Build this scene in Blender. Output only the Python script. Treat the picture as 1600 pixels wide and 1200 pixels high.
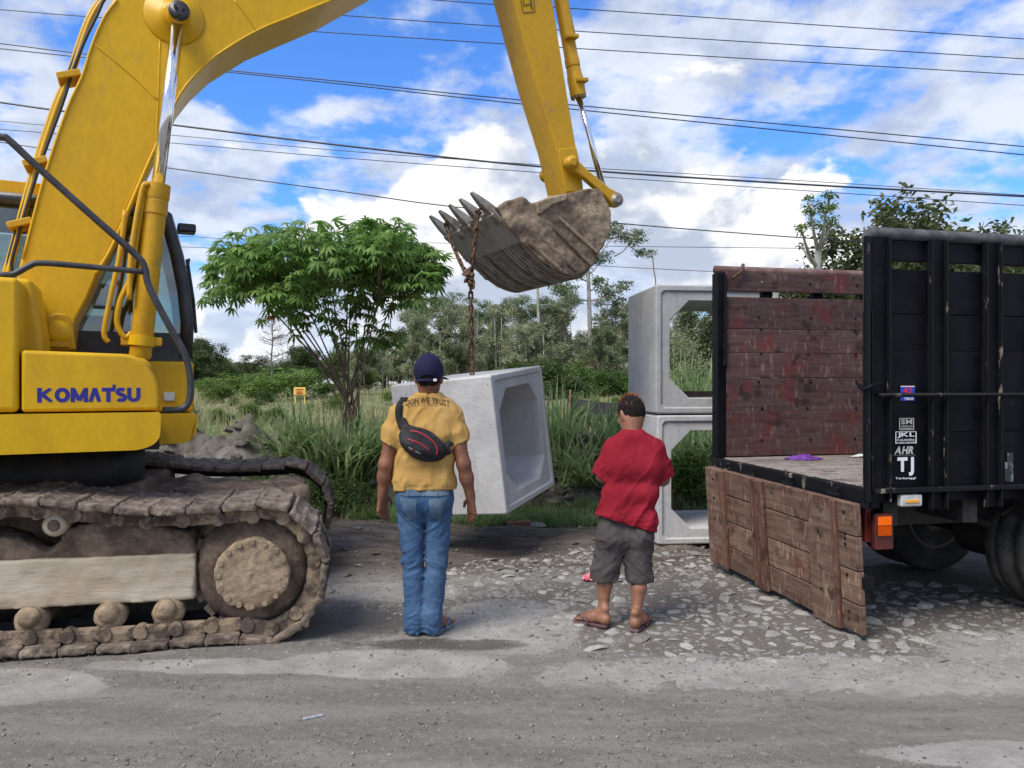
import bpy, bmesh, math, random
import numpy as np
from mathutils import Vector, Matrix, noise as mnoise
from mathutils.bvhtree import BVHTree

for o in list(bpy.data.objects): bpy.data.objects.remove(o)
scene = bpy.context.scene
COL = scene.collection
R = math.radians
random.seed(7); RNG = np.random.default_rng(7)

# ------------------------------------------------------------ camera
FPX, CH = 1200.0, 1.5                      # focal length in photo pixels, eye height in metres
cd = bpy.data.cameras.new('camera'); cam = bpy.data.objects.new('camera', cd); COL.objects.link(cam)
cam.location = (0, 0, CH); cam.rotation_euler = (R(90), 0, 0)
cd.sensor_width = 36; cd.lens = 36*FPX/1600; cd.clip_end = 2000; cd.clip_start = .05
scene.camera = cam
scene.render.resolution_x = 1024; scene.render.resolution_y = 768
scene.view_settings.view_transform = 'Standard'; scene.view_settings.look = 'None'
scene.view_settings.gamma = 1; scene.view_settings.exposure = 0.9

# ------------------------------------------------------------ node helper
class G:
    def __init__(s, nt): s.nt = nt; s.L = nt.links
    def n(s, typ, **kw):
        nd = s.nt.nodes.new(typ)
        for k, v in kw.items(): setattr(nd, k, v)
        return nd
    def put(s, sock, v):
        if isinstance(v, bpy.types.NodeSocket): s.L.new(v, sock)
        elif v is not None:
            if sock.type == 'RGBA' and len(v) == 3: v = (*v, 1)
            sock.default_value = v
    def m(s, op, a, b=None, c=None):
        nd = s.n('ShaderNodeMath', operation=op)
        for i, v in enumerate((a, b, c)):
            if v is not None: s.put(nd.inputs[i], v)
        return nd.outputs[0]
    def v(s, op, a, b=None):
        nd = s.n('ShaderNodeVectorMath', operation=op)
        s.put(nd.inputs[0], a)
        if b is not None: s.put(nd.inputs[3 if op == 'SCALE' else 1], b)
        return nd.outputs['Value' if op in ('DOT_PRODUCT', 'LENGTH') else 0]
    def mix(s, f, a, b, mode='MIX'):
        nd = s.n('ShaderNodeMix', data_type='RGBA', blend_type=mode)
        s.put(nd.inputs[0], f); s.put(nd.inputs[6], a); s.put(nd.inputs[7], b)
        return nd.outputs[2]
    def noise(s, vec, scale, det=4, rough=.55, dist=0, col=False):
        nd = s.n('ShaderNodeTexNoise')
        s.put(nd.inputs['Vector'], vec); s.put(nd.inputs['Scale'], scale); nd.inputs['Detail'].default_value = det
        nd.inputs['Roughness'].default_value = rough; nd.inputs['Distortion'].default_value = dist
        return nd.outputs[1 if col else 0]
    def voro(s, vec, scale, feature='F1', out=0, rnd=1):
        nd = s.n('ShaderNodeTexVoronoi', feature=feature)
        s.put(nd.inputs['Vector'], vec); nd.inputs['Scale'].default_value = scale; nd.inputs['Randomness'].default_value = rnd
        return nd.outputs[out]
    def step(s, x, lo, hi, a=0, b=1):
        nd = s.n('ShaderNodeMapRange', interpolation_type='SMOOTHSTEP')
        s.put(nd.inputs[0], x); nd.inputs[1].default_value = lo; nd.inputs[2].default_value = hi
        nd.inputs[3].default_value = a; nd.inputs[4].default_value = b
        return nd.outputs[0]
    def xyz(s, vec):
        nd = s.n('ShaderNodeSeparateXYZ'); s.put(nd.inputs[0], vec); return nd.outputs
    def comb(s, x, y, z):
        nd = s.n('ShaderNodeCombineXYZ')
        for i, q in enumerate((x, y, z)): s.put(nd.inputs[i], q)
        return nd.outputs[0]
    def vmul(s, vec, t): return s.v('MULTIPLY', vec, t)

# ------------------------------------------------------------ sky, sun
SUN_EL, SUN_AZ = R(52), R(222)             # azimuth clockwise from +Y (the view direction): behind the camera, to the left
wd = bpy.data.worlds.new('World'); scene.world = wd; wd.use_nodes = True
wd.node_tree.nodes.clear(); g = G(wd.node_tree)
dirv = g.n('ShaderNodeTexCoord').outputs['Generated']
sky = g.n('ShaderNodeTexSky', sky_type='NISHITA', sun_disc=False)
sky.sun_elevation = SUN_EL; sky.sun_rotation = SUN_AZ; sky.air_density = 1.0; sky.dust_density = .4; sky.ozone_density = 2.5
skyc = g.mix(1, sky.outputs[0], (.046, .082, .135), 'MULTIPLY')
dx, dy, dz = g.xyz(dirv)
zc = g.m('MAXIMUM', dz, 0.0)
inv = g.m('DIVIDE', 1, g.m('ADD', zc, .28))
plane = g.comb(g.m('MULTIPLY', dx, inv), g.m('MULTIPLY', dy, inv), 0)
def blob(px, py, r0, r1):                  # soft round region of the sky around a direction
    v = Vector(((px-800)/FPX, 1, (600-py)/FPX)).normalized()
    return g.step(g.v('DOT_PRODUCT', dirv, tuple(v)), math.cos(r1), math.cos(r0))
# thin broken veil
n1 = g.m('ADD', g.noise(g.v('ADD', plane, (3.1, 1.7, 0)), 1.7, 8, .58, .2), g.m('MULTIPLY', g.m('SUBTRACT', g.noise(g.v('ADD', plane, (8.1, 2.7, 0)), 6.0, 7, .55, .1), .5), .8))
clear = g.m('ADD', g.m('MULTIPLY', blob(680, 70, .06, .30), .15), g.m('MULTIPLY', blob(430, 120, .03, .20), .10))
veil = g.step(g.m('ADD', g.m('SUBTRACT', n1, clear), g.step(dz, 0, .5, .14, .03)), .39, .60)
n1b = g.noise(g.v('ADD', plane, (8.1, 2.7, .1)), 4.2, 7, .6, .2)
veilc = g.mix(g.step(n1b, .35, .65), (.27, .31, .40), (.47, .50, .555))
c1 = g.mix(g.m('MULTIPLY', veil, .92), skyc, veilc)
# heaped clouds low over the horizon, lit from the upper left
def dens(off):
    p = g.v('ADD', dirv, off)
    p = g.v('MULTIPLY', p, (1, 1, 1.5))
    a = g.noise(p, 4.2, 9, .56, .25)
    return a
bump = g.m('ADD', g.m('MULTIPLY', blob(1110, 250, .02, .19), .27), g.m('MULTIPLY', blob(730, 330, .02, .14), .16))
low = g.m('ADD', g.step(dz, .02, .34, .12, -.16), bump)
d0 = g.m('ADD', dens((5.2, 2.0, .7)), low)
d1 = g.m('ADD', dens((5.2-.035, 2.0, .7+.05)), low)
cum = g.step(d0, .52, .575)
lit = g.step(g.m('SUBTRACT', d0, d1), -.05, .085)
cumc = g.mix(lit, (.29, .33, .41), (.60, .60, .60))
c2 = g.mix(cum, c1, cumc)
# pale band at the horizon
c3 = g.mix(g.step(dz, -.02, .16, .55, 0), c2, (.43, .48, .55))
bg = g.n('ShaderNodeBackground'); g.put(bg.inputs[0], c3); bg.inputs[1].default_value = 1
g.L.new(bg.outputs[0], g.n('ShaderNodeOutputWorld').inputs[0])
wd.cycles.sampling_method = 'MANUAL'; wd.cycles.sample_map_resolution = 512

sl = bpy.data.lights.new('sun', 'SUN'); sun = bpy.data.objects.new('sun', sl); COL.objects.link(sun)
sl.energy = 2.3; sl.angle = R(32); sl.color = (1, .94, .85)
sd = Vector((math.sin(SUN_AZ)*math.cos(SUN_EL), math.cos(SUN_AZ)*math.cos(SUN_EL), math.sin(SUN_EL)))
sun.rotation_euler = sd.to_track_quat('Z', 'Y').to_euler(); sun.location = (-6, -6, 12)

# ------------------------------------------------------------ materials
MATS = {}
def pm(name, c1, c2=None, s=4., lo=.42, hi=.6, rough=.6, bump=.0, bs=40., metal=0., mud=None, mlo=.5, mhi=.62, ms=3.,
       stretch=(1, 1, 1), spec=.5, coat=0., fine=0., rvar=0., transl=0.):
    if name in MATS: return MATS[name]
    m = bpy.data.materials.new(name); m.use_nodes = True; m.node_tree.nodes.clear(); g = G(m.node_tree)
    tc = g.n('ShaderNodeTexCoord').outputs['Object']
    rnd = g.n('ShaderNodeObjectInfo').outputs['Random']
    p = g.v('ADD', g.v('MULTIPLY', tc, stretch), g.comb(g.m('MULTIPLY', rnd, 37.), g.m('MULTIPLY', rnd, 91.), 0))
    col = c1
    if c2 is not None: col = g.mix(g.step(g.noise(p, s, 6, .62), lo, hi), c1, c2)
    if fine:
        k = g.step(g.noise(p, bs, 4, .6), .3, .7, 1-fine, 1+fine)
        col = g.mix(1, col, g.comb(k, k, k), 'MULTIPLY')
    if rvar:
        k = g.step(rnd, 0, 1, 1-rvar, 1+rvar); col = g.mix(1, col, g.comb(k, k, k), 'MULTIPLY')
    ro = rough
    if mud is not None:
        f = g.step(g.noise(g.v('ADD', p, (9, 4, 2)), ms, 7, .65), mlo, mhi)
        mc = g.mix(g.noise(p, 25, 4, .6), mud, tuple(x*.6 for x in mud))
        col = g.mix(f, col, mc); ro = g.m('ADD', g.m('MULTIPLY', f, .9-rough), rough)
    b = g.n('ShaderNodeBsdfPrincipled')
    g.put(b.inputs['Base Color'], col); g.put(b.inputs['Roughness'], ro); b.inputs['Metallic'].default_value = metal
    b.inputs['Specular IOR Level'].default_value = spec; b.inputs['Coat Weight'].default_value = coat
    if bump:
        bn = g.n('ShaderNodeBump'); bn.inputs['Strength'].default_value = 1; bn.inputs['Distance'].default_value = bump
        g.put(bn.inputs['Height'], g.noise(p, bs, 5, .65)); g.L.new(bn.outputs[0], b.inputs['Normal'])
    out = b.outputs[0]
    if transl:
        t = g.n('ShaderNodeBsdfTranslucent'); g.put(t.inputs[0], col)
        mx = g.n('ShaderNodeMixShader'); mx.inputs[0].default_value = transl
        g.L.new(out, mx.inputs[1]); g.L.new(t.outputs[0], mx.inputs[2]); out = mx.outputs[0]
    g.L.new(out, g.n('ShaderNodeOutputMaterial').inputs[0])
    MATS[name] = m; return m

# ------------------------------------------------------------ objects
MW = {}
I4 = Matrix.Identity(4)
def tag(o, label=None, cat=None, group=None, kind=None):
    if label: o['label'] = label
    if cat: o['category'] = cat
    if group: o['group'] = group
    if kind: o['kind'] = kind
    return o
def place(o, parent=None, M=I4):
    MW[o.name] = M.copy()
    if parent is not None:
        o.parent = parent; o.matrix_basis = MW[parent.name].inverted() @ M
    else: o.matrix_basis = M
    return o
def mesh(name, geo, mat=None, smooth=False):
    V, F = geo
    me = bpy.data.meshes.new(name)
    me.from_pydata([tuple(v) for v in V], [], [tuple(int(i) for i in f) for f in F])
    if mat: me.materials.append(mat)
    if smooth: me.polygons.foreach_set('use_smooth', [True]*len(me.polygons))
    me.update(); return me
def mk(name, geo, mat, parent=None, M=I4, smooth=False, bevel=0, seg=2, fix=True, **kw):
    me = geo if isinstance(geo, bpy.types.Mesh) else mesh(name, geo, mat, smooth)
    if fix and not isinstance(geo, bpy.types.Mesh):
        bm = bmesh.new(); bm.from_mesh(me); bmesh.ops.recalc_face_normals(bm, faces=bm.faces); bm.to_mesh(me); bm.free()
    o = bpy.data.objects.new(name, me); COL.objects.link(o); place(o, parent, M)
    if bevel:
        b = o.modifiers.new('bevel', 'BEVEL'); b.width = bevel; b.segments = seg; b.limit_method = 'ANGLE'; b.angle_limit = R(40)
        me.polygons.foreach_set('use_smooth', [True]*len(me.polygons))
        w = o.modifiers.new('wn', 'WEIGHTED_NORMAL'); w.keep_sharp = True
        try: me.set_sharp_from_angle(angle=R(40))
        except Exception: pass
    return tag(o, **kw)
def empty(name, M=I4, parent=None, **kw):
    o = bpy.data.objects.new(name, None); COL.objects.link(o); o.empty_display_size = .1; place(o, parent, M)
    return tag(o, **kw)
def sharp(o, ang=35):
    me = o.data; me.polygons.foreach_set('use_smooth', [True]*len(me.polygons))
    me.set_sharp_from_angle(angle=R(ang)); return o
def frame(x, y, deg, z=0): return Matrix.Translation((x, y, z)) @ Matrix.Rotation(R(deg), 4, 'Z')

# ------------------------------------------------------------ geometry
def box(x0, x1, y0, y1, z0, z1):
    V = [(x, y, z) for x in (x0, x1) for y in (y0, y1) for z in (z0, z1)]
    return V, [(0,1,3,2), (4,6,7,5), (0,4,5,1), (2,3,7,6), (0,2,6,4), (1,5,7,3)]
def join(gs):
    V, F = [], []
    for v, f in gs:
        k = len(V); V += [tuple(q) for q in v]; F += [tuple(i+k for i in q) for q in f]
    return V, F
def xf(geo, M): return [tuple(M @ Vector(v)) for v in geo[0]], geo[1]
def prism(poly, b0, b1):                   # poly of (a, z) extruded along y
    n = len(poly)
    V = [(a, b0, z) for a, z in poly] + [(a, b1, z) for a, z in poly]
    F = [tuple(range(n)), tuple(range(2*n-1, n-1, -1))] + [(i, i+n, (i+1) % n+n, (i+1) % n) for i in range(n)]
    return V, F
def tube(path, r, n=8, caps=True, closed=False):
    P = [Vector(p) for p in path]; N = len(P)
    rs = r if isinstance(r, (list, tuple)) else [r]*N
    V, F = [], []; up = None
    for i, p in enumerate(P):
        if closed: t = P[(i+1) % N]-P[i-1]
        else: t = P[min(i+1, N-1)]-P[max(i-1, 0)]
        t.normalize()
        if up is None: up = t.orthogonal().normalized()
        up = (up-t*up.dot(t)).normalized(); s = t.cross(up)
        for k in range(n):
            a = 2*math.pi*k/n; V.append(tuple(p+(up*math.cos(a)+s*math.sin(a))*rs[i]))
    M = N if closed else N-1
    for i in range(M):
        j = (i+1) % N
        for k in range(n): F.append((i*n+k, i*n+(k+1) % n, j*n+(k+1) % n, j*n+k))
    if caps and not closed: F += [tuple(range(n-1, -1, -1)), tuple((N-1)*n+k for k in range(n))]
    return V, F
def spline(pts, n=8):                      # Catmull-Rom through the points
    P = [Vector(p) for p in pts]; out = []
    for i in range(len(P)-1):
        a, b, c, d = P[max(i-1, 0)], P[i], P[i+1], P[min(i+2, len(P)-1)]
        for k in range(n):
            t = k/n
            out.append(.5*((2*b)+(c-a)*t+(2*a-5*b+4*c-d)*t*t+(3*b-a-3*c+d)*t**3))
    return out+[P[-1]]
def cyl(p, q, r, n=20, r2=None):
    return tube([p, q], [r, r if r2 is None else r2], n)
def lathe(prof, p, axis, n=24):            # prof: (radius, height along axis)
    ax = Vector(axis).normalized(); u = ax.orthogonal().normalized(); w = ax.cross(u); V, F = [], []
    for r, h in prof:
        for k in range(n):
            a = 2*math.pi*k/n; V.append(tuple(Vector(p)+ax*h+(u*math.cos(a)+w*math.sin(a))*r))
    for i in range(len(prof)-1):
        for k in range(n): F.append((i*n+k, i*n+(k+1) % n, (i+1)*n+(k+1) % n, (i+1)*n+k))
    F += [tuple(range(n)), tuple((len(prof)-1)*n+k for k in range(n))]
    return V, F
def ray(px, py): return Vector(((px-800)/FPX, 1, (600-py)/FPX))
def at(px, py, Y): r = ray(px, py); return Vector((r.x*Y, Y, CH+r.z*Y))
def onb(M, b):                             # photo pixel -> (a, z) on the plane y = b of a frame
    Mi = M.inverted(); o = Mi @ Vector((0, 0, CH))
    def f(px, py):
        d = Mi.to_3x3() @ ray(px, py); t = (b-o.y)/d.y; q = o+d*t; return (q.x, q.z)
    return f

# ------------------------------------------------------------ implicit surfaces
_LAT = np.random.default_rng(3).random((64, 64, 64)).astype(np.float32)
def vnoise(P, s=1., off=0):
    Q = np.asarray(P, np.float32)*s+off+100; i = np.floor(Q).astype(int); f = Q-i; f = f*f*(3-2*f); r = 0
    for a in (0, 1):
        for b in (0, 1):
            for c in (0, 1):
                w = (f[:, 0] if a else 1-f[:, 0])*(f[:, 1] if b else 1-f[:, 1])*(f[:, 2] if c else 1-f[:, 2])
                r = r+w*_LAT[(i[:, 0]+a) % 64, (i[:, 1]+b) % 64, (i[:, 2]+c) % 64]
    return r*2-1
def fbm(P, s, o=4, off=0):
    r = 0; a = 1
    for k in range(o): r = r+a*vnoise(P, s, off+k*7.3); s *= 2.03; a *= .5
    return r
class SDF:
    def __init__(s, lo, hi, h):
        s.lo = np.array(lo, float); s.h = h
        s.ax = [np.arange(lo[i], hi[i]+h, h, dtype=np.float32) for i in range(3)]
        s.D = np.full([len(a) for a in s.ax], .3, np.float32)
    def win(s, lo, hi):
        sl = []
        for i in range(3):
            a = max(0, int((lo[i]-s.lo[i])/s.h)); b = min(len(s.ax[i]), int((hi[i]-s.lo[i])/s.h)+2); sl.append(slice(a, max(a, b)))
        return tuple(sl), s.ax[0][sl[0]][:, None, None], s.ax[1][sl[1]][None, :, None], s.ax[2][sl[2]][None, None, :]
    def put(s, sl, d, k, op='u'):
        A = s.D[sl]
        if op == 's':
            s.D[sl] = np.maximum(A, -d); return
        if k > 0:
            h = np.clip(.5+.5*(A-d)/k, 0, 1); s.D[sl] = A*(1-h)+d*h-k*h*(1-h)
        else: s.D[sl] = np.minimum(A, d)
    def cap(s, p, q, r1, r2=None, k=.02, sc=(1, 1, 1), op='u'):
        r2 = r1 if r2 is None else r2; p = np.array(p, float); q = np.array(q, float); pad = max(r1, r2)*max(1, max(sc))+.06+k
        sl, X, Y, Z = s.win(np.minimum(p, q)-pad, np.maximum(p, q)+pad)
        d = (q-p)/np.array(sc); L = max(float(d@d), 1e-9)
        x, y, z = (X-p[0])/sc[0], (Y-p[1])/sc[1], (Z-p[2])/sc[2]
        t = np.clip((x*d[0]+y*d[1]+z*d[2])/L, 0, 1)
        e = np.sqrt((x-t*d[0])**2+(y-t*d[1])**2+(z-t*d[2])**2)-(r1+(r2-r1)*t)
        s.put(sl, (e*min(sc)).astype(np.float32), k, op)
    def ell(s, c, r, k=.02, rot=None, op='u'):
        c = np.array(c, float); pad = max(r)+.06+k; sl, X, Y, Z = s.win(c-pad, c+pad)
        x, y, z = X-c[0], Y-c[1], Z-c[2]
        if rot is not None:
            m = np.array(rot.to_3x3().inverted())
            x, y, z = [m[i, 0]*x+m[i, 1]*y+m[i, 2]*z for i in range(3)]
        k0 = np.sqrt((x/r[0])**2+(y/r[1])**2+(z/r[2])**2)
        k1 = np.sqrt((x/r[0]**2)**2+(y/r[1]**2)**2+(z/r[2]**2)**2)+1e-9
        s.put(sl, (k0*(k0-1)/k1).astype(np.float32), k, op)
    def cut(s, n, p):                      # keep the side the normal points away from
        n = Vector(n).normalized(); X, Y, Z = np.meshgrid(*s.ax, indexing='ij', sparse=True)
        s.D = np.maximum(s.D, (n.x*(X-p[0])+n.y*(Y-p[1])+n.z*(Z-p[2])).astype(np.float32)); return s
    def union(s, o, k=.02):
        h = np.clip(.5+.5*(s.D-o.D)/k, 0, 1); s.D = s.D*(1-h)+o.D*h-k*h*(1-h); return s
    def disp(s, fn, w=None):
        w = w or 4*s.h; I = np.argwhere(np.abs(s.D) < w)
        P = I*s.h+s.lo; s.D[I[:, 0], I[:, 1], I[:, 2]] += fn(P).astype(np.float32); return s
    def poly(s, pts, b0, b1):              # polygon in (x, z) as a slab between y = b0 and b1
        X, Z = np.meshgrid(s.ax[0], s.ax[2], indexing='ij'); d = np.full(X.shape, 1e9); ins = np.zeros(X.shape, bool); n = len(pts)
        for i in range(n):
            (ax, az), (bx, bz) = pts[i], pts[(i+1) % n]; ex, ez = bx-ax, bz-az
            t = np.clip(((X-ax)*ex+(Z-az)*ez)/(ex*ex+ez*ez+1e-12), 0, 1)
            d = np.minimum(d, (X-ax-t*ex)**2+(Z-az-t*ez)**2)
            c = ((az > Z) != (bz > Z)) & (X < ex*(Z-az)/(ez if abs(ez) > 1e-9 else 1e-9)+ax); ins ^= c
        d = np.where(ins, -np.sqrt(d), np.sqrt(d))
        yb = np.abs(s.ax[1]-(b0+b1)/2)-abs(b1-b0)/2
        s.D = np.minimum(s.D, np.maximum(d[:, None, :], yb[None, :, None]).astype(np.float32)); return s
    def geo(s):
        D = np.pad(s.D, 1, constant_values=.3); S = D < 0; h = s.h
        n = [x-1 for x in D.shape]
        def cor(A, a, b, c): return A[a:a+n[0], b:b+n[1], c:c+n[2]]
        cnt = sum(cor(S, a, b, c).astype(np.int8) for a in (0, 1) for b in (0, 1) for c in (0, 1))
        act = (cnt > 0) & (cnt < 8); I = np.argwhere(act); idx = np.full(act.shape, -1, np.int32); idx[act] = np.arange(len(I))
        acc = np.zeros((len(I), 3)); num = np.zeros(len(I))
        cs = [(a, b, c) for a in (0, 1) for b in (0, 1) for c in (0, 1)]
        for u in cs:
            for v in cs:
                if sum(abs(u[i]-v[i]) for i in range(3)) == 1 and u < v:
                    du = D[I[:, 0]+u[0], I[:, 1]+u[1], I[:, 2]+u[2]]; dv = D[I[:, 0]+v[0], I[:, 1]+v[1], I[:, 2]+v[2]]
                    x = (du < 0) != (dv < 0); t = np.where(x, du/np.where(x, du-dv, 1), 0)
                    pt = np.array(u)+t[:, None]*(np.array(v)-np.array(u)); acc += np.where(x[:, None], pt, 0); num += x
        V = (I+acc/num[:, None]-1)*h+s.lo; F = []
        for ax in range(3):
            e = [slice(None)]*3; f = [slice(None)]*3; e[ax] = slice(0, -1); f[ax] = slice(1, None)
            ch = S[tuple(e)] != S[tuple(f)]; J = np.argwhere(ch); J = J[np.all([(J[:, k] > 0) & (J[:, k] < D.shape[k]-1) for k in range(3) if k != ax], axis=0)]
            o1, o2 = [(1, 2), (2, 0), (0, 1)][ax]; q = []
            for a, b in ((0, 0), (1, 0), (1, 1), (0, 1)):
                K = J.copy(); K[:, o1] -= a; K[:, o2] -= b; q.append(idx[K[:, 0], K[:, 1], K[:, 2]])
            q = np.stack(q, 1); fl = S[J[:, 0], J[:, 1], J[:, 2]]; q[~fl] = q[~fl][:, ::-1]; F.append(q[(q >= 0).all(1)])
        return V.tolist(), np.concatenate(F).tolist()

# ------------------------------------------------------------ lettering
def text_geo(body, size=1., bold=0., ax='LEFT'):
    c = bpy.data.curves.new('t', 'FONT'); c.body = body; c.size = size; c.offset = bold; c.align_x = ax; c.resolution_u = 3
    o = bpy.data.objects.new('t', c); COL.objects.link(o); bpy.context.view_layer.update()
    me = bpy.data.meshes.new_from_object(o.evaluated_get(bpy.context.evaluated_depsgraph_get()))
    V = [tuple(v.co) for v in me.vertices]; F = [tuple(p.vertices) for p in me.polygons]
    bpy.data.objects.remove(o); bpy.data.meshes.remove(me); bpy.data.curves.remove(c)
    return V, F
def fit_text(body, w, h, bold=.0):         # lettering filling a w x h rectangle, lower left at 0
    V, F = [], []; cx = 0.
    for ch in body:                        # letter by letter, so that heavy letters keep their gaps
        if ch == ' ': cx += .35; continue
        v, f = text_geo(ch, 1., bold); a = np.array(v); k = len(V); x0 = a[:, 0].min(); V += [(x-x0+cx, y, 0) for x, y, _ in v]; F += [tuple(i+k for i in q) for q in f]; cx += a[:, 0].max()-x0+.075
    A = np.array(V); lo = A.min(0); sz = A.max(0)-lo
    A = (A-lo)/np.where(sz > 1e-6, sz, 1)*np.array([w, h, 0]); return [tuple(v) for v in A], F

# ============================================================ GROUND
def sstep(x, a, b):
    t = np.clip((x-a)/(b-a), 0, 1); return t*t*(3-2*t)
def H(x, y):
    x = np.asarray(x, float); y = np.asarray(y, float); sh = x.shape
    P = np.stack([x.ravel(), y.ravel(), 0*x.ravel()], 1)
    n1 = fbm(P, .8, 3).reshape(sh); n2 = fbm(P, 3.2, 4, 5).reshape(sh)
    rut = fbm(P*np.array([.35, 1.6, 1]), 2.2, 4, 9).reshape(sh)
    z = .006*n2
    z = z+sstep(y, 5.9, 6.6)*(1-sstep(y, 8.2, 8.8))*(.034*rut+.018*n2-.012)
    edge = 8.75+.22*n1+.12*n2-.35*np.exp(-((x-.9)/.9)**2)
    z = z+sstep(y, edge, edge+.9)*(.52+.12*n1+.05*n2)
    z = z+sstep(y, 12, 42)*.62+sstep(y, 45, 160)*.4
    # heaps of dug soil behind the tracks
    for cx, cy, rx, ry, h in ((-3.3, 9.7, .75, .6, .42), (-2.35, 9.5, .55, .5, .22), (-4.6, 10.0, .8, .6, .35), (.95, 9.35, .5, .35, .22), (.1, 9.5, .4, .3, .16)):
        q = np.exp(-(((x-cx)/rx)**2+((y-cy)/ry)**2)*1.6); z = z+q*h*(1+.75*n2+.2*n1)
    return z
def Hz(x, y): return float(H(np.array([x]), np.array([y]))[0])
def axis(lo, hi, st, far_lo, far_hi, gr=1.16):
    a = list(np.arange(lo, hi+st/2, st)); d = st
    while a[-1] < far_hi: d *= gr; a.append(a[-1]+d)
    d = st; b = []
    c = lo
    while c > far_lo: d *= gr; c -= d; b.append(c)
    return np.array(b[::-1]+a)
gx = axis(-4.6, 4.6, .045, -420, 420); gy = axis(2.6, 10.6, .045, -30, 700)
GX, GY = np.meshgrid(gx, gy, indexing='ij'); GZ = H(GX, GY)
def fmesh(name, V, F, mat, smooth=False):
    V = np.asarray(V, np.float32); F = np.asarray(F, np.int32); me = bpy.data.meshes.new(name); k = F.shape[1]
    me.vertices.add(len(V)); me.vertices.foreach_set('co', V.ravel())
    me.loops.add(F.size); me.loops.foreach_set('vertex_index', F.ravel())
    me.polygons.add(len(F)); me.polygons.foreach_set('loop_start', np.arange(len(F), dtype=np.int32)*k)
    me.polygons.foreach_set('loop_total', np.full(len(F), k, np.int32))
    if smooth: me.polygons.foreach_set('use_smooth', np.ones(len(F), bool))
    if mat: me.materials.append(mat)
    me.update(calc_edges=True); me.validate(); return me
def gmat():
    m = bpy.data.materials.new('ground'); m.use_nodes = True; m.node_tree.nodes.clear(); g = G(m.node_tree)
    p = g.n('ShaderNodeTexCoord').outputs['Object']; x, y, z = g.xyz(p)
    nA = g.noise(p, 1.1, 6, .6); nB = g.noise(p, 4.5, 10, .68); nC = g.noise(p, 22, 8, .72)
    nS = g.noise(g.v('MULTIPLY', p, (.5, 2.4, 1)), 2.2, 6, .6)
    w = g.m('ADD', g.m('MULTIPLY', g.m('SUBTRACT', nA, .5), 1.7), g.m('ADD', g.m('MULTIPLY', g.m('SUBTRACT', nB, .5), 1.5), g.m('MULTIPLY', g.m('SUBTRACT', nC, .5), .7)))
    # old asphalt with a film of dried mud
    col = g.mix(g.step(nS, .38, .66), (.150, .138, .120), (.215, .198, .172))
    col = g.mix(g.step(nC, .52, .70), col, (.26, .243, .215)); col = g.mix(g.step(nC, .44, .30), col, (.075, .067, .057)); col = g.mix(g.m('MULTIPLY', g.step(g.voro(p, 120), .34, .16), .55), col, (.31, .295, .265))
    def ell(cx, cy, rx, ry, ns=1.0, soft=.10):
        a = g.m('DIVIDE', g.m('SUBTRACT', x, cx), rx); b = g.m('DIVIDE', g.m('SUBTRACT', y, cy), ry)
        r = g.m('SQRT', g.m('ADD', g.m('MULTIPLY', a, a), g.m('MULTIPLY', b, b)))
        return g.step(g.m('ADD', r, g.m('MULTIPLY', w, ns)), 1+soft, 1-soft)
    # muddy verge behind the road
    vy = g.m('ADD', y, g.m('MULTIPLY', w, .5))
    verge = g.step(vy, 4.25, 4.7)
    vcol = g.mix(g.step(nB, .4, .6), (.145, .128, .108), (.250, .230, .200))
    vcol = g.mix(g.step(nC, .45, .7), vcol, (.25, .235, .21))
    col = g.mix(verge, col, vcol)
    # strip of stones bedded in brown mud
    st = ell(2.3, 5.2, 2.6, 1.15, .9)
    col = g.mix(st, col, g.mix(nB, (.105, .090, .073), (.185, .165, .140)))
    # churned dark mud
    mm = g.m('MULTIPLY', g.step(g.m('ADD', y, g.m('MULTIPLY', w, .5)), 5.9, 6.4), 1)
    mud = g.mix(g.step(g.noise(g.v('MULTIPLY', p, (.8, 3, 1)), 3.0, 6, .62), .35, .68), (.075, .058, .045), (.165, .135, .108))
    mud = g.mix(g.step(nC, .58, .72), mud, (.22, .20, .175))
    col = g.mix(mm, col, mud)
    # pale dried cement dust
    dust = None
    for e in ((-.62, 4.12, .62, .22, .45), (.0, 4.75, .42, .55, .6), (-2.75, 3.80, .75, .24, .6), (-1.6, 4.08, .6, .10, .8), (1.75, 3.98, 1.5, .26, 1.0),
              (3.2, 4.3, 1.0, .35, 1.0), (-.9, 5.55, .5, .25, .9), (2.0, 3.1, .55, .10, .9), (2.9, 3.35, .5, .08, .9)):
        q = ell(*e, .07); dust = q if dust is None else g.m('MAXIMUM', dust, q)
    dcol = g.mix(g.step(nB, .3, .7), (.235, .22, .195), (.36, .34, .305))
    col = g.mix(g.m('MULTIPLY', dust, g.step(nC, .2, .5, .72, 1)), col, dcol)
    # white specks of splashed cement and grit
    sp = g.step(g.voro(p, 16, 'F1'), .16, .06); spm = g.step(g.noise(p, 2.6, 3, .5), .52, .62)
    col = g.mix(g.m('MULTIPLY', g.m('MULTIPLY', sp, spm), g.step(y, 6.2, 5.8, 0, .85)), col, (.42, .405, .37))
    # damp patches
    wet = None
    for e in ((-1.05, 4.85, .55, .35, .7), (-.4, 4.42, .5, .10, .9)):
        q = ell(*e, .25); wet = q if wet is None else g.m('MAXIMUM', wet, q)
    col = g.mix(g.m('MULTIPLY', wet, .75), col, (.060, .052, .044))
    # soil and turf behind
    tb = g.step(g.m('ADD', y, g.m('MULTIPLY', w, .5)), 8.35, 8.75)
    soil = g.mix(g.step(nB, .35, .65), (.085, .073, .060), (.195, .175, .150))
    turf = g.mix(g.step(nA, .35, .65), (.130, .150, .050), (.230, .205, .110))
    col = g.mix(tb, col, g.mix(g.step(y, 9.8, 11.2), soil, turf))
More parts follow.
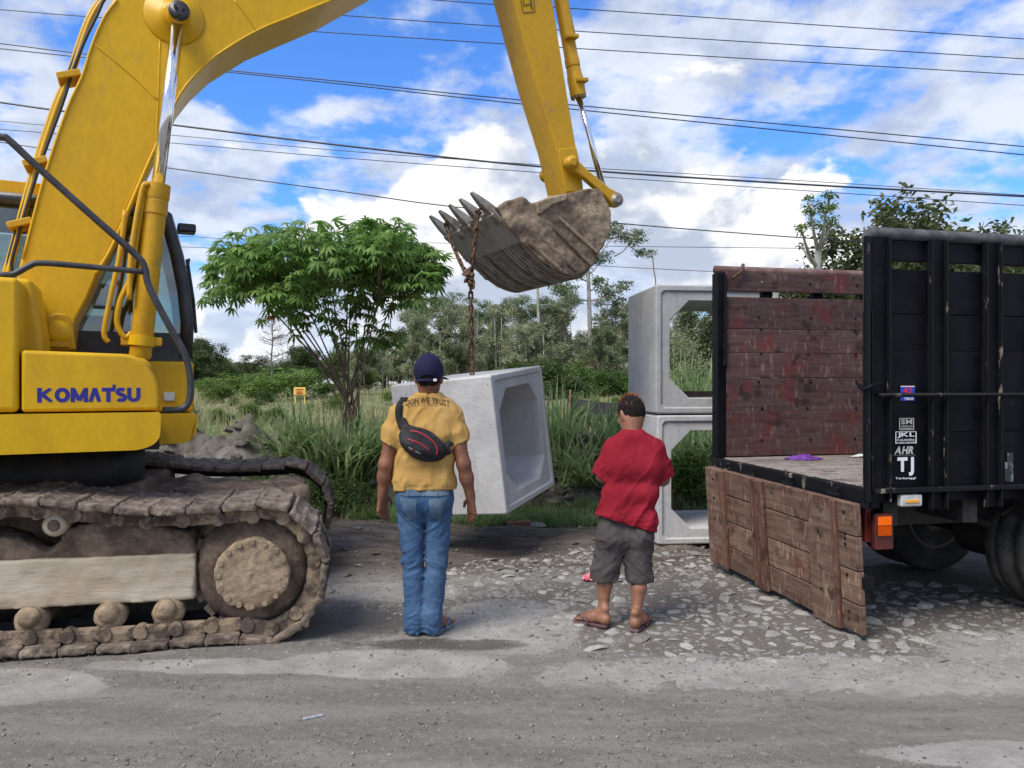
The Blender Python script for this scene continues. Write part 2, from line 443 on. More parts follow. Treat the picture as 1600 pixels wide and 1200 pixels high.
    b = g.n('ShaderNodeBsdfPrincipled'); g.put(b.inputs['Base Color'], col)
    g.put(b.inputs['Roughness'], g.m('SUBTRACT', .92, g.m('MULTIPLY', wet, .35)))
    b.inputs['Specular IOR Level'].default_value = .35
    bn = g.n('ShaderNodeBump'); bn.inputs['Distance'].default_value = .022
    hgt = g.m('ADD', g.m('MULTIPLY', nC, .55), g.m('ADD', g.m('MULTIPLY', g.noise(p, 90, 4, .7), .22), g.m('MULTIPLY', nB, .5)))
    g.put(bn.inputs['Height'], hgt); g.L.new(bn.outputs[0], b.inputs['Normal'])
    g.L.new(b.outputs[0], g.n('ShaderNodeOutputMaterial').inputs[0]); return m
nxg, nyg = len(gx), len(gy)
ii = (np.arange(nxg-1)[:, None]*nyg+np.arange(nyg-1)[None, :]).ravel()
ground = mk('ground', fmesh('ground', np.stack([GX.ravel(), GY.ravel(), GZ.ravel()], 1), np.stack([ii, ii+nyg, ii+nyg+1, ii+1], 1), gmat(), True), None, kind='structure')

# ---- stones bedded in the verge
def stone_geo(seed):
    rg = np.random.default_rng(seed); P = rg.normal(size=(15, 3)); P /= np.linalg.norm(P, axis=1)[:, None]
    P *= np.array([1, rg.uniform(.6, .95), rg.uniform(.42, .62)])*rg.uniform(.88, 1.1, (15, 1))
    bm = bmesh.new()
    for q in P: bm.verts.new(q)
    r = bmesh.ops.convex_hull(bm, input=bm.verts); bm.verts.ensure_lookup_table()
    for v in [v for v in bm.verts if not v.link_faces]: bm.verts.remove(v)
    bm.verts.index_update(); out = [tuple(v.co) for v in bm.verts], [tuple(v.index for v in f.verts) for f in bm.faces]; bm.free(); return out
M_STONE = pm('stone', (.37, .355, .325), (.235, .22, .195), 6, .4, .62, .85, .004, 60, fine=.15, rvar=.3)
SG = [stone_geo(k) for k in range(9)]; SM = [mesh('stone', q, M_STONE) for q in SG]
def inpoly(px, py, poly):
    c = False; n = len(poly)
    for i in range(n):
        (ax, ay), (bx, by) = poly[i], poly[(i+1) % n]
        if (ay > py) != (by > py) and px < (bx-ax)*(py-ay)/(by-ay)+ax: c = not c
    return c
zone = [(660, 905), (740, 872), (900, 862), (1000, 858), (1140, 872), (1340, 905), (1620, 925), (1620, 1052), (1200, 1050), (930, 1022), (850, 985), (790, 945), (700, 925)]
zone2 = [(510, 915), (640, 900), (900, 850), (1140, 850), (1140, 1000), (1620, 900), (1620, 1070), (1000, 1060), (850, 1000), (500, 940)]
cand = []; rs = random.Random(11)
while len(cand) < 12000:
    Y = rs.uniform(3.7, 7.3); X = rs.uniform(-1.6, 4.2); px, py = 800+FPX*X/Y, 600+FPX*CH/Y
    if inpoly(px, py, zone): r = min(.08, .011+rs.expovariate(1/.016))
    elif inpoly(px, py, zone2): r = .006+rs.expovariate(1/.006)
    elif rs.random() < .05: r = .004+rs.expovariate(1/.004)
    else: continue
    if py > 1040: r = min(r, .02)
    cand.append((X, Y, r))
cand.sort(key=lambda q: -q[2]/q[1]); kept = []; grid = {}
for X, Y, r in cand:
    ok = True
    for i in range(int(X*6)-1, int(X*6)+2):
        for j in range(int(Y*6)-1, int(Y*6)+2):
            for (u, v, s) in grid.get((i, j), ()):
                if (u-X)**2+(v-Y)**2 < ((r+s)*.72)**2: ok = False; break
    if ok: grid.setdefault((int(X*6), int(Y*6)), []).append((X, Y, r)); kept.append((X, Y, r))
rest = []
for k, (X, Y, r) in enumerate(kept):
    Mx = Matrix.Translation((X, Y, Hz(X, Y)+r*rs.uniform(-.22, .02))) @ Matrix.Rotation(rs.uniform(0, 6.3), 4, 'Z') @ Matrix.Rotation(rs.uniform(-.2, .2), 4, 'X') @ Matrix.Diagonal((r, r*.9, r*.62, 1))
    if k < 290: mk('stone', SM[k % 9], None, ground, Mx)
    else: rest.append(xf(SG[k % 9], Mx))
mk('small_stones', join(rest), M_STONE, ground, fix=False, kind='stuff')
rgp = np.random.default_rng(9); N = 26000; Yp = 2.95+5.3*rgp.random(N)**1.1; Xp = (rgp.random(N)*1.45-.72)*Yp; den = fbm(np.stack([Xp, Yp, 0*Xp], 1), 1.4, 3, 12)+.35*sstep(Yp, 3.8, 5)-.25*sstep(Yp, 6.3, 7.2); kk = den+rgp.normal(size=N)*.25 > -.05; Xp, Yp = Xp[kk], Yp[kk]; N = len(Xp)
rr_ = np.minimum(.012, .0022+rgp.exponential(.0022, N)); O8 = np.array([(1, 0, 0), (0, 1, 0), (-1, 0, 0), (0, -1, 0), (0, 0, .75), (0, 0, -.5)]); an_ = rgp.random(N)*6.28; c_, s_ = np.cos(an_), np.sin(an_)
Vp = O8[None]*rr_[:, None, None]*rgp.uniform(.6, 1.3, (N, 6, 1)); Vp = np.stack([Vp[..., 0]*c_[:, None]-Vp[..., 1]*s_[:, None]+Xp[:, None], Vp[..., 0]*s_[:, None]+Vp[..., 1]*c_[:, None]+Yp[:, None], Vp[..., 2]+(H(Xp, Yp)+rr_*.15)[:, None]], -1).reshape(-1, 3)
F8 = np.array([(0, 1, 4), (1, 2, 4), (2, 3, 4), (3, 0, 4), (1, 0, 5), (2, 1, 5), (3, 2, 5), (0, 3, 5)]); mk('grit', fmesh('grit', Vp, (np.arange(N)[:, None, None]*6+F8[None]).reshape(-1, 3), pm('grit', (.27, .255, .23), (.10, .09, .075), 40, .45, .55, rough=.9)), None, ground, kind='stuff')

# ============================================================ VEGETATION
def leafmat(name, c1, c2, s=1.2, transl=.3):
    return pm(name, c1, c2, s, .38, .62, .55, spec=.3, rvar=.18, transl=transl, fine=.2, bs=9)
LM = dict(dense=leafmat('leaf_dense', (.058, .100, .030), (.110, .160, .052)), olive=leafmat('leaf_olive', (.060, .082, .028), (.115, .135, .050)),
          grey=leafmat('leaf_grey_green', (.225, .250, .135), (.335, .350, .205)), alb=leafmat('leaf_feathery', (.125, .172, .085), (.215, .262, .130)),
          shrub=leafmat('leaf_shrub', (.055, .120, .020), (.110, .180, .042)), bright=leafmat('leaf_bright', (.100, .175, .030), (.170, .240, .060)),
          far=leafmat('leaf_far', (.060, .085, .055), (.095, .115, .070)), cass=leafmat('leaf_cassava', (.135, .260, .050), (.225, .360, .095), 2.5, .45),
          yel=leafmat('leaf_yellowing', (.20, .15, .02), (.30, .12, .02)), gblade=leafmat('grass_blade', (.165, .260, .085), (.290, .365, .175), 3, .5),
          dry=leafmat('dry_grass', (.330, .290, .160), (.165, .205, .070), .8), dead=leafmat('dead_grass', (.20, .15, .08), (.12, .09, .05), 3))
BARK = pm('bark', (.16, .13, .10), (.26, .23, .19), 5, rough=.9, bump=.01, bs=25)
PALE = pm('pale_bark', (.42, .40, .36), (.28, .26, .22), 3, rough=.85, bump=.008, bs=18)
STEM = pm('cassava_stem', (.115, .072, .048), (.20, .14, .10), 8, rough=.8, bump=.004, bs=40)

def leafquads(P, size, rg, flat=.5, asp=.42):
    N = len(P); d = rg.normal(size=(N, 3)); d[:, 2] *= flat; d /= np.linalg.norm(d, axis=1)[:, None]
    n = rg.normal(size=(N, 3)); n[:, 2] += .8; s = np.cross(d, n); s /= np.linalg.norm(s, axis=1)[:, None]+1e-9
    L = (size*rg.uniform(.6, 1.25, N))[:, None]
    A = P; B = P+d*L*.5+s*L*asp*.5; C = P+d*L+np.array([0, 0, -.12])*L; D = P+d*L*.5-s*L*asp*.5
    V = np.stack([A, B, C, D], 1).reshape(-1, 3); F = np.arange(4*N).reshape(N, 4); return V, F
def crown(clumps, n, size, seed, squash=.62, sub=9):
    rg = np.random.default_rng(seed); w = np.array([c[3]**2 for c in clumps]); w /= w.sum(); out = []
    for (x, y, z, r), k in zip(clumps, w):
        c = rg.normal(size=(max(2, int(sub*(1+r))), 3)); c /= np.linalg.norm(c, axis=1)[:, None]; c *= r*rg.uniform(.35, 1, (len(c), 1))**.5
        m = int(n*k)+1; pick = rg.integers(0, len(c), m)
        q = c[pick]+rg.normal(size=(m, 3))*r*.24; q[:, 2] *= squash; out.append(q+np.array([x, y, z]))
    return leafquads(np.concatenate(out), size, rg)
def limbs(base, top, r0, clumps, seed, bend=.12, forkz=.45):
    rg = random.Random(seed); b, t = Vector(base), Vector(top); gs = []
    mid = (b+t)/2+Vector((rg.uniform(-1, 1), rg.uniform(-1, 1), 0))*bend
    path = spline([b, mid, t], 6); gs.append(tube(path, [r0*(1-.65*i/(len(path)-1)) for i in range(len(path))], 7))
    for (x, y, z, r) in clumps:
        c = Vector((x, y, z)); f = min(.97, max(forkz, (z-b.z-r*1.6)/(t.z-b.z+1e-6)))
        s = path[int(f*(len(path)-1))]; m = (s+c)/2+Vector((0, 0, -.08*(c-s).length))
        pp = spline([s, m, c], 4); rr = r0*.42*(1-.3*f)
        gs.append(tube(pp, [rr*(1-.75*i/(len(pp)-1)) for i in range(len(pp))], 5))
        for _ in range(3):
            e = c+Vector((rg.gauss(0, 1), rg.gauss(0, 1), rg.gauss(0, .5)))*r*.6
            gs.append(tube([pp[-3], (pp[-2]+e)/2, e], [rr*.4, rr*.28, rr*.1], 4))
    return join(gs)
PROTO = {}
def proto(key, base_r, top, clumps, n, size, lm, bark, seed, squash=.62, forkz=.45):
    t = mesh('trunk', limbs((0, 0, -.3), top, base_r, clumps, seed, forkz=forkz), bark, True)
    V, F = crown(clumps, n, size, seed, squash); PROTO[key] = (t, fmesh('crown', V, F, LM[lm]))
rp = random.Random(5)
def rc(n, R0, z0, z1, r0, r1):
    out = []
    for i in range(n):
        z = rp.uniform(z0, z1); a = rp.uniform(0, 6.28); q = R0*math.sqrt(rp.random())*(1-.35*(z-z0)/(z1-z0)); out.append((q*math.cos(a), q*math.sin(a), z, rp.uniform(r0, r1)))
    return out
for k in range(5): proto('rub%d' % k, .07, (rp.uniform(-.3, .3), 0, 4.6), rc(11, 1.0, 2.0, 5.0, .35, .6), 3600, .17, ['grey', 'grey', 'olive', 'grey', 'alb'][k], PALE if k % 2 else BARK, 20+k, .8, .3)
for k in range(3): proto('alb%d' % k, .13, (rp.uniform(-.4, .4), 0, 7.2), rc(9, 2.0, 5.6, 8.0, .6, 1.0), 5200, .16, 'alb', PALE, 40+k, .45, .55)
for k in range(3): proto('den%d' % k, .2, (0, 0, 3.2), rc(24, 1.9, 1.2, 4.0, .6, 1.0), 17000, .19, ['dense', 'olive', 'dense'][k], BARK, 60+k, .8, .3)
for k in range(3): proto('shr%d' % k, .04, (0, 0, .8), rc(12, .8, .25, 1.15, .3, .5), 4200, .12, ['shrub', 'bright', 'dense'][k], BARK, 80+k, .8, .1)
for k in range(2): proto('thk%d' % k, .05, (0, 0, 2.2), rc(16, .9, .6, 2.7, .35, .6), 7500, .11, ['grey', 'olive'][k], BARK, 90+k, .9, .1)
def plant(key, px, Y, h, label, cat='tree', name='tree', group=None, rot=None, wide=1., base=None, X=None):
    t, c = PROTO[key]; hh = max(v.co.z for v in c.vertices); s = h/hh; X = (px-800)/FPX*Y if X is None else X
    z = Hz(X, Y) if base is None else base
    Mx = Matrix.Translation((X, Y, z)) @ Matrix.Rotation(rp.uniform(0, 6.28) if rot is None else rot, 4, 'Z') @ Matrix.Diagonal((s*wide, s*wide, s, 1))
    e = empty(name, Mx, label=label, cat=cat, group=group)
    mk('trunk', t, None, e, Mx); mk('crown', c, None, e, Mx); return e
def top_h(py, Y, px): return CH+(600-py)/FPX*Y-Hz((px-800)/FPX*Y, Y)
# plantation of slender trees behind the field
for i in range(120):
    px = 555+i*5.1+rp.uniform(-5, 5); Y = rp.uniform(33, 54); ty = rp.uniform(466, 530) if px > 640 else rp.uniform(510, 555)
    plant('rub%d' % (i % 5), px, Y, top_h(ty, Y, px), 'slender sparse plantation tree in the wood behind the field', group='slender trees of the wood behind the field', wide=.85)
for i, (px, Y, ty, lab) in enumerate(((660, 40, 448, 'tall feathery tree with pale leaning trunk behind the capped man'), (742, 43, 462, 'tall feathery tree rising behind the hanging chain'),
        (812, 42, 455, 'feathery tree crown just below the bucket floor'), (878, 45, 448, 'feathery tall tree left of the tall white trunk'), (700, 44, 452, 'feathery tree between the chain and the capped man'), (775, 47, 470, 'feathery tree right of the chain below the bucket teeth'), (850, 41, 462, 'feathery tree beside the bare white pole trunk'), (955, 43, 458, 'feathery tree right of the tall white trunk'), (640, 47, 470, 'feathery tree right behind the cassava crown edge'), (600, 52, 520, 'feathery tree half hidden behind the cassava stems'), (1000, 46, 470, 'feathery tree directly left of the upright culvert stack'))):
    plant('alb%d' % (i % 3), px, Y, top_h(ty, Y, px), lab)
for px, Y, ty, key, w, lab in ((322, 46, 523, 'den0', .8, 'dark round tree beside the excavator cab at the field edge'), (395, 95, 553, 'den1', 1.5, 'hazy far tree left of the bare tree'),
        (470, 62, 536, 'den0', 1.1, 'dark spreading tree seen left of the cassava stems'), (530, 66, 540, 'den2', 1.2, 'dark spreading tree seen between the cassava stems'), (270, 60, 548, 'den1', 1.2, 'far tree behind the excavator cab front'),
        (1328, 22, 345, 'den1', .8, 'bushy tree between the pruned trunk and the black truck side'), (1432, 23, 297, 'den1', .85, 'tallest bushy tree rising above the black truck side'), (1485, 24, 338, 'den1', .8, 'bushy tree right of the tallest tree above the black truck side'), (1378, 25, 352, 'den0', .8, 'dark bushy tree peeping over the rear corner of the black truck side'), (300, 44, 545, 'den2', 1.2, 'dark leafy tree just right of the cab base'), (355, 52, 556, 'den0', 1.2, 'rounded tree left of the leafless tree'), (600, 50, 548, 'den1', 1.3, 'olive tree between cassava and capped man'), (440, 72, 562, 'den2', 1.6, 'far broad tree right behind the leafless tree'), (570, 70, 556, 'den0', 1.5, 'far dark tree behind the right cassava stems'), (1540, 25, 350, 'den1', .8, 'low bushy tree top above the truck rail at the far right'),
        (1235, 26, 420, 'den0', .7, 'dark tree behind the brown planked truck side'), (1180, 40, 470, 'den1', 1.0, 'tree seen through the slot over the brown planks'), (650, 80, 560, 'den1', 1.5, 'far tree behind the capped man')):
    plant(key, px, Y, top_h(ty, Y, px), lab, wide=w)
for i in range(14):
    px = 800+i*21+rp.uniform(-6, 6); Y = rp.uniform(28, 34)
    plant('shr%d' % rp.choice((0, 0, 2)), px, Y, rp.uniform(1.1, 1.6), 'dark green shrub at the foot of the wood', 'shrub', 'shrub', 'shrubs at the foot of the wood', wide=1.2)
for i, px in enumerate((338, 372, 400, 428, 455, 320, 505, 560)):
    plant('shr1', px, 27+(i*5) % 9, rp.uniform(.55, 1.4), 'bright green bush at the far edge of the dry field', 'bush', 'bush', 'bright bushes along the far field edge', wide=1.5)
for i in range(48):
    px = -120+i*30+rp.uniform(-12, 12); Y = rp.uniform(75, 110)
    plant('den1', px, Y, top_h(rp.uniform(552, 578), Y, px), 'distant tree in the low treeline on the horizon', group='distant trees on the horizon', wide=1.6)
for i in range(34):
    Yw = rp.uniform(11.5, 26); pw = rp.uniform(250, 1000)
    plant('shr%d' % rp.choice((0, 1, 1)), pw, Yw, rp.uniform(.28, .62), 'leafy weed growing among the dry field grass', 'weed', 'weed', 'leafy weeds in the dry field', wide=1.0)
for px, Y, ty, k, lab in ((1065, 15, 500, 0, 'grey green thicket bush seen through the upper culvert opening, left one'), (1100, 16, 486, 1, 'olive thicket bush seen through the upper culvert opening, right one'), (1150, 15, 500, 0, 'grey green thicket bush behind the brown planked truck side'), (1030, 19, 520, 1, 'olive thicket bush half hidden behind the culvert stack')):
    plant('thk%d' % k, px, Y, top_h(ty, Y, px), lab, 'bush', 'thicket_bush', wide=.85)
for px, Y, h, k, lab in ((505, 8.85, .55, 2, 'low dark leafy bush beside the end of the near track'), (548, 8.8, .45, 2, 'low dark leafy bush between track and capped man'), (1082, 9.0, .75, 0, 'leafy creeper bush on the bank inside the lower culvert opening')):
    plant('shr%d' % k, px, Y, h, lab, 'bush', 'low_bush', wide=.9)

# tall tree with a white trunk and flat plumes
def px_tree(name, Y, trunk, r0, plumes, n, size, lm, bark, label, seed, squash=.5):
    base = at(*trunk[0], Y); base.z = Hz(base.x, Y)
    e = empty(name, Matrix.Translation(base), label=label, cat='tree'); rg = random.Random(seed)
    path = spline([base-Vector((0, 0, .3))]+[at(*q, Y) for q in trunk[1:]], 6); gs = [tube(path, [r0*(1-.6*i/(len(path)-1)) for i in range(len(path))], 8)]; cl = []
    for px, py, rr, fx, fy in plumes:
        c = at(px, py, Y+rg.uniform(-1, 1)); s = at(fx, fy, Y); m = (s+c)/2+Vector((0, 0, -.22*(c-s).length*.5)); pp = spline([s, m, c], 5)
        gs.append(tube(pp, [r0*.35*(1-.7*i/(len(pp)-1)) for i in range(len(pp))], 5)); cl.append((c.x, c.y, c.z, rr*Y/FPX))
    Mi = Matrix.Translation(-base)
    mk('trunk', xf(join(gs), Mi), bark, e, Matrix.Translation(base), True, fix=False)
    V, F = crown([(x-base.x, y-base.y, z-base.z, r) for x, y, z, r in cl], n, size, seed, squash, 14); mk('crown', fmesh('crown', V, F, LM[lm]), None, e, Matrix.Translation(base)); return e
px_tree('tall_tree', 40, [(926, 612), (922, 520), (919, 430), (914, 372)], .15,
        [(962, 362, 24, 917, 410), (990, 372, 22, 960, 400), (1008, 395, 15, 985, 385), (940, 402, 20, 918, 430), (955, 452, 22, 921, 470), (968, 472, 14, 930, 470), (885, 452, 24, 920, 470), (900, 425, 20, 918, 440), (935, 440, 14, 920, 455), (975, 445, 12, 930, 468)],
        5200, .17, 'alb', PALE, 'tall tree with straight white trunk and flat plumes right of the bucket', 5)
px_tree('pole_tree', 39, [(846, 605), (843, 540), (840, 455), (838, 430)], .11, [(835, 425, 14, 839, 450)], 500, .15, 'alb', PALE, 'bare white pole trunk standing just under the bucket', 6)
px_tree('pruned_tree', 18, [(1276, 560), (1275, 470), (1277, 420), (1279, 385)], .165,
        [(1266, 330, 13, 1279, 392), (1270, 348, 10, 1279, 392), (1292, 322, 13, 1279, 392), (1290, 345, 9, 1279, 392), (1252, 358, 9, 1275, 415), (1300, 345, 8, 1279, 392), (1264, 312, 8, 1270, 345), (1296, 305, 8, 1292, 330), (1253, 385, 6, 1276, 415)],
        900, .10, 'bright', PALE, 'pruned pale trunk sprouting fresh leaves behind the truck', 8, .9)
ob = at(1279, 392, 18)
# leafless tree
def bare_tree():
    Y = 48; base = at(425, 605, Y); base.z = Hz(base.x, Y); rg = random.Random(4); gs = []; Hh = CH+(600-488)/FPX*Y-base.z
    tr = [Vector((0, 0, Hh*i/10))+Vector((rg.uniform(-.05, .05), 0, 0)) for i in range(11)]; gs.append(tube(tr, [.085*(1-.085*i) for i in range(11)], 6))
    for i in range(46):
        z = Hh*rg.uniform(.22, .97); a = rg.uniform(0, 6.28); L = (Hh-z)*.30+.55; d = Vector((math.cos(a), math.sin(a), .25)).normalized(); s = Vector((0, 0, z)); e = s+d*L
        gs.append(tube([s, (s+e)/2+Vector((0, 0, -.04)), e], [.022, .016, .007], 4))
        for _ in range(6):
            q = s+(e-s)*rg.uniform(.3, 1); gs.append(tube([q, q+Vector((rg.gauss(0, 1), rg.gauss(0, 1), rg.gauss(.3, .7)))*.28], [.012, .007], 3))
    e = empty('bare_tree', Matrix.Translation(base), label='leafless grey tree standing in the field left of the cassava', cat='tree')
    mk('trunk', join(gs), pm('grey_bark', (.20, .19, .175), (.13, .12, .11), 3, rough=.9), e, Matrix.Translation(base), fix=False)
bare_tree()

# ---- blades of grass
def blades(P, Ls, rg, w=.008, droop=.6, seg=3, lean=.5):
    N = len(P); a = rg.uniform(0, 2*np.pi, N); ln = rg.uniform(.1, 1, N)*lean; dr = np.stack([np.cos(a), np.sin(a)], 1)
    side = np.stack([-np.sin(a), np.cos(a), np.zeros(N)], 1); rows = []
    for k in range(seg+1):
        t = k/seg; out = Ls*(ln*t+droop*ln*t*t); z = Ls*(t*np.sqrt(np.clip(1-ln**2*.5, .2, 1))-droop*ln*t**2.2*.75)
        c = P+np.concatenate([dr*out[:, None], z[:, None]], 1); ww = (w*(1-t**1.5)+.0008)*(.7+.6*(Ls/Ls.max()))[:, None]
        rows += [c-side*ww, c+side*ww]
    V = np.stack(rows, 1).reshape(-1, 3); m = 2*(seg+1); b = np.arange(N)*m
    F = np.concatenate([np.stack([b+2*k, b+2*k+1, b+2*k+3, b+2*k+2], 1) for k in range(seg)]); return V, F
def scatter(n, Y0, Y1, pxl, pxr, rg, power=1.):
    Y = Y0+(Y1-Y0)*rg.random(n)**power; px = rg.uniform(pxl, pxr, n); X = (px-800)/FPX*Y; return X, Y
rg = np.random.default_rng(21)
X, Y = scatter(36000, 10.2, 34, -60, 1300, rg, 1.5); k = fbm(np.stack([X, Y, 0*X], 1), .7, 3) > -.45; X, Y = X[k], Y[k]
V, F = blades(np.stack([X, Y, H(X, Y)-.02], 1), rg.uniform(.14, .50, len(X))*np.where(Y > 20, .8, 1.), rg, .008, .5, 3, .55)
mk('field_grass', fmesh('field_grass', V, F, LM['dry']), None, label='tall dry grass and weeds covering the open field', cat='grass', kind='stuff')
X, Y = scatter(26000, 8.15, 9.3, 380, 1330, rg); P3 = np.stack([X, Y, 0*X], 1); k = (fbm(P3, 1.3, 3, 4)+np.where(Y < 8.5, -.35, .15)-np.where((X > .0) & (X < 1.2) & (Y > 8.75), .75, 0) > -.2); X, Y = X[k], Y[k]
V, F = blades(np.stack([X, Y, H(X, Y)-.01], 1), rg.uniform(.06, .22, len(X)), rg, .005, .6, 3, .7)
mk('verge_grass', fmesh('verge_grass', V, F, LM['gblade']), None, label='short green grass along the foot of the bank', cat='grass', kind='stuff')
def clump(px, Y, n, L, label, lean=.75, droop=.9, rad=.12, w=.015, mat='gblade', dz=0):
    X = (px-800)/FPX*Y; z = Hz(X, Y)-.03+dz; rr = np.random.default_rng(int(px*7+Y*13))
    q = rr.normal(size=(n, 3))*rad; q[:, 2] = 0
    V, F = blades(q, L*rr.uniform(.45, 1.05, n), rr, w, droop, 6, lean)
    o = mk('grass_clump', fmesh('grass_clump', V, F, LM[mat]), None, None, Matrix.Translation((X, Y, z)), label=label, cat='grass', group='clumps of long bladed grass on the bank'); return o
for px, Y, n, L, lab, ln in ((452, 9.4, 110, .95, 'long bladed grass clump right behind the far track end', .8), (500, 9.25, 150, 1.0, 'long bladed grass clump left of the cassava foot', .8), (548, 9.3, 150, 1.05, 'long bladed grass clump around the cassava foot', .8),
        (592, 9.5, 130, 1.0, 'long bladed grass clump left of the capped man', .75), (625, 9.9, 90, .95, 'long grass clump behind the hanging culvert, left end', .6),
        (868, 9.3, 120, 1.15, 'upright grass clump just right of the hanging culvert', .42), (905, 9.0, 170, .95, 'drooping grass clump hanging over the bank left of the red shirt', 1.0), (948, 9.3, 120, .8, 'grass clump on the bank beside the red shirted man', .9),
        (985, 9.9, 90, .8, 'grass clump behind the head of the red shirted man', .6), (1075, 9.5, 120, .95, 'grass clump in the lower culvert opening', .8), (1110, 9.8, 110, 1.0, 'grass clump at the right of the lower culvert opening', .8),
        (1060, 11.5, 130, 1.7, 'tall grass seen in the upper culvert opening, left clump', .45), (1098, 11.8, 130, 1.8, 'tall grass seen in the upper culvert opening, right clump', .45), (330, 10.8, 70, .7, 'grass tuft among the soil heaps by the cab', .7), (400, 10.4, 80, .75, 'grass tuft behind the soil heaps', .7)):
    clump(px, Y, n, L, lab, ln)
clump(820, 8.95, 130, .45, 'dry brown grass tuft under the hanging culvert edge', .9, 1.0, .16, .006, 'dead'); clump(1068, 8.85, 160, .5, 'dry brown grass tuft in the lower culvert opening', .9, 1.0, .2, .006, 'dead'); clump(575, 8.9, 130, .45, 'dry brown grass tuft beside the yellow sleeve', .9, 1.0, .2, .006, 'dead')
# ---- soil clods on the heaps
CLOD = pm('soil_clod', (.11, .096, .080), (.23, .21, .185), 5, rough=.95, bump=.02, bs=18, rvar=.2)
CM = [mesh('soil_clod', stone_geo(50+k), CLOD) for k in range(5)]
for k in range(170):
    c = rs.choice(((-3.3, 9.45, .55), (-2.4, 9.3, .45), (-4.3, 9.8, .6), (.95, 9.2, .4), (.15, 9.3, .35))); X = rs.gauss(c[0], c[2]); Y = rs.gauss(c[1], .22); r = rs.uniform(.03, .13)
    mk('soil_clod', CM[k % 5], None, ground, Matrix.Translation((X, Y, Hz(X, Y)+r*.1)) @ Matrix.Rotation(rs.uniform(0, 6), 4, 'Z') @ Matrix.Diagonal((r*1.2, r, r, 1)))

gs = []
for k in range(520):                       # crumbs of mud thrown up behind the road
    X = rs.uniform(-2.2, 2.6); Y = rs.uniform(6.0, 8.4); r = min(.05, .006+rs.expovariate(1/.009)); gs.append(xf(stone_geo(50+k % 5) if k < 5 else gs0[k % 5], Matrix.Translation((X, Y, Hz(X, Y)+r*.15)) @ Matrix.Rotation(rs.uniform(0, 6), 4, 'Z') @ Matrix.Diagonal((r*1.3, r, r*.8, 1))))
    if k == 4: gs0 = [stone_geo(60+j) for j in range(5)]
mk('mud_crumbs', join(gs), CLOD, ground, fix=False, kind='stuff')
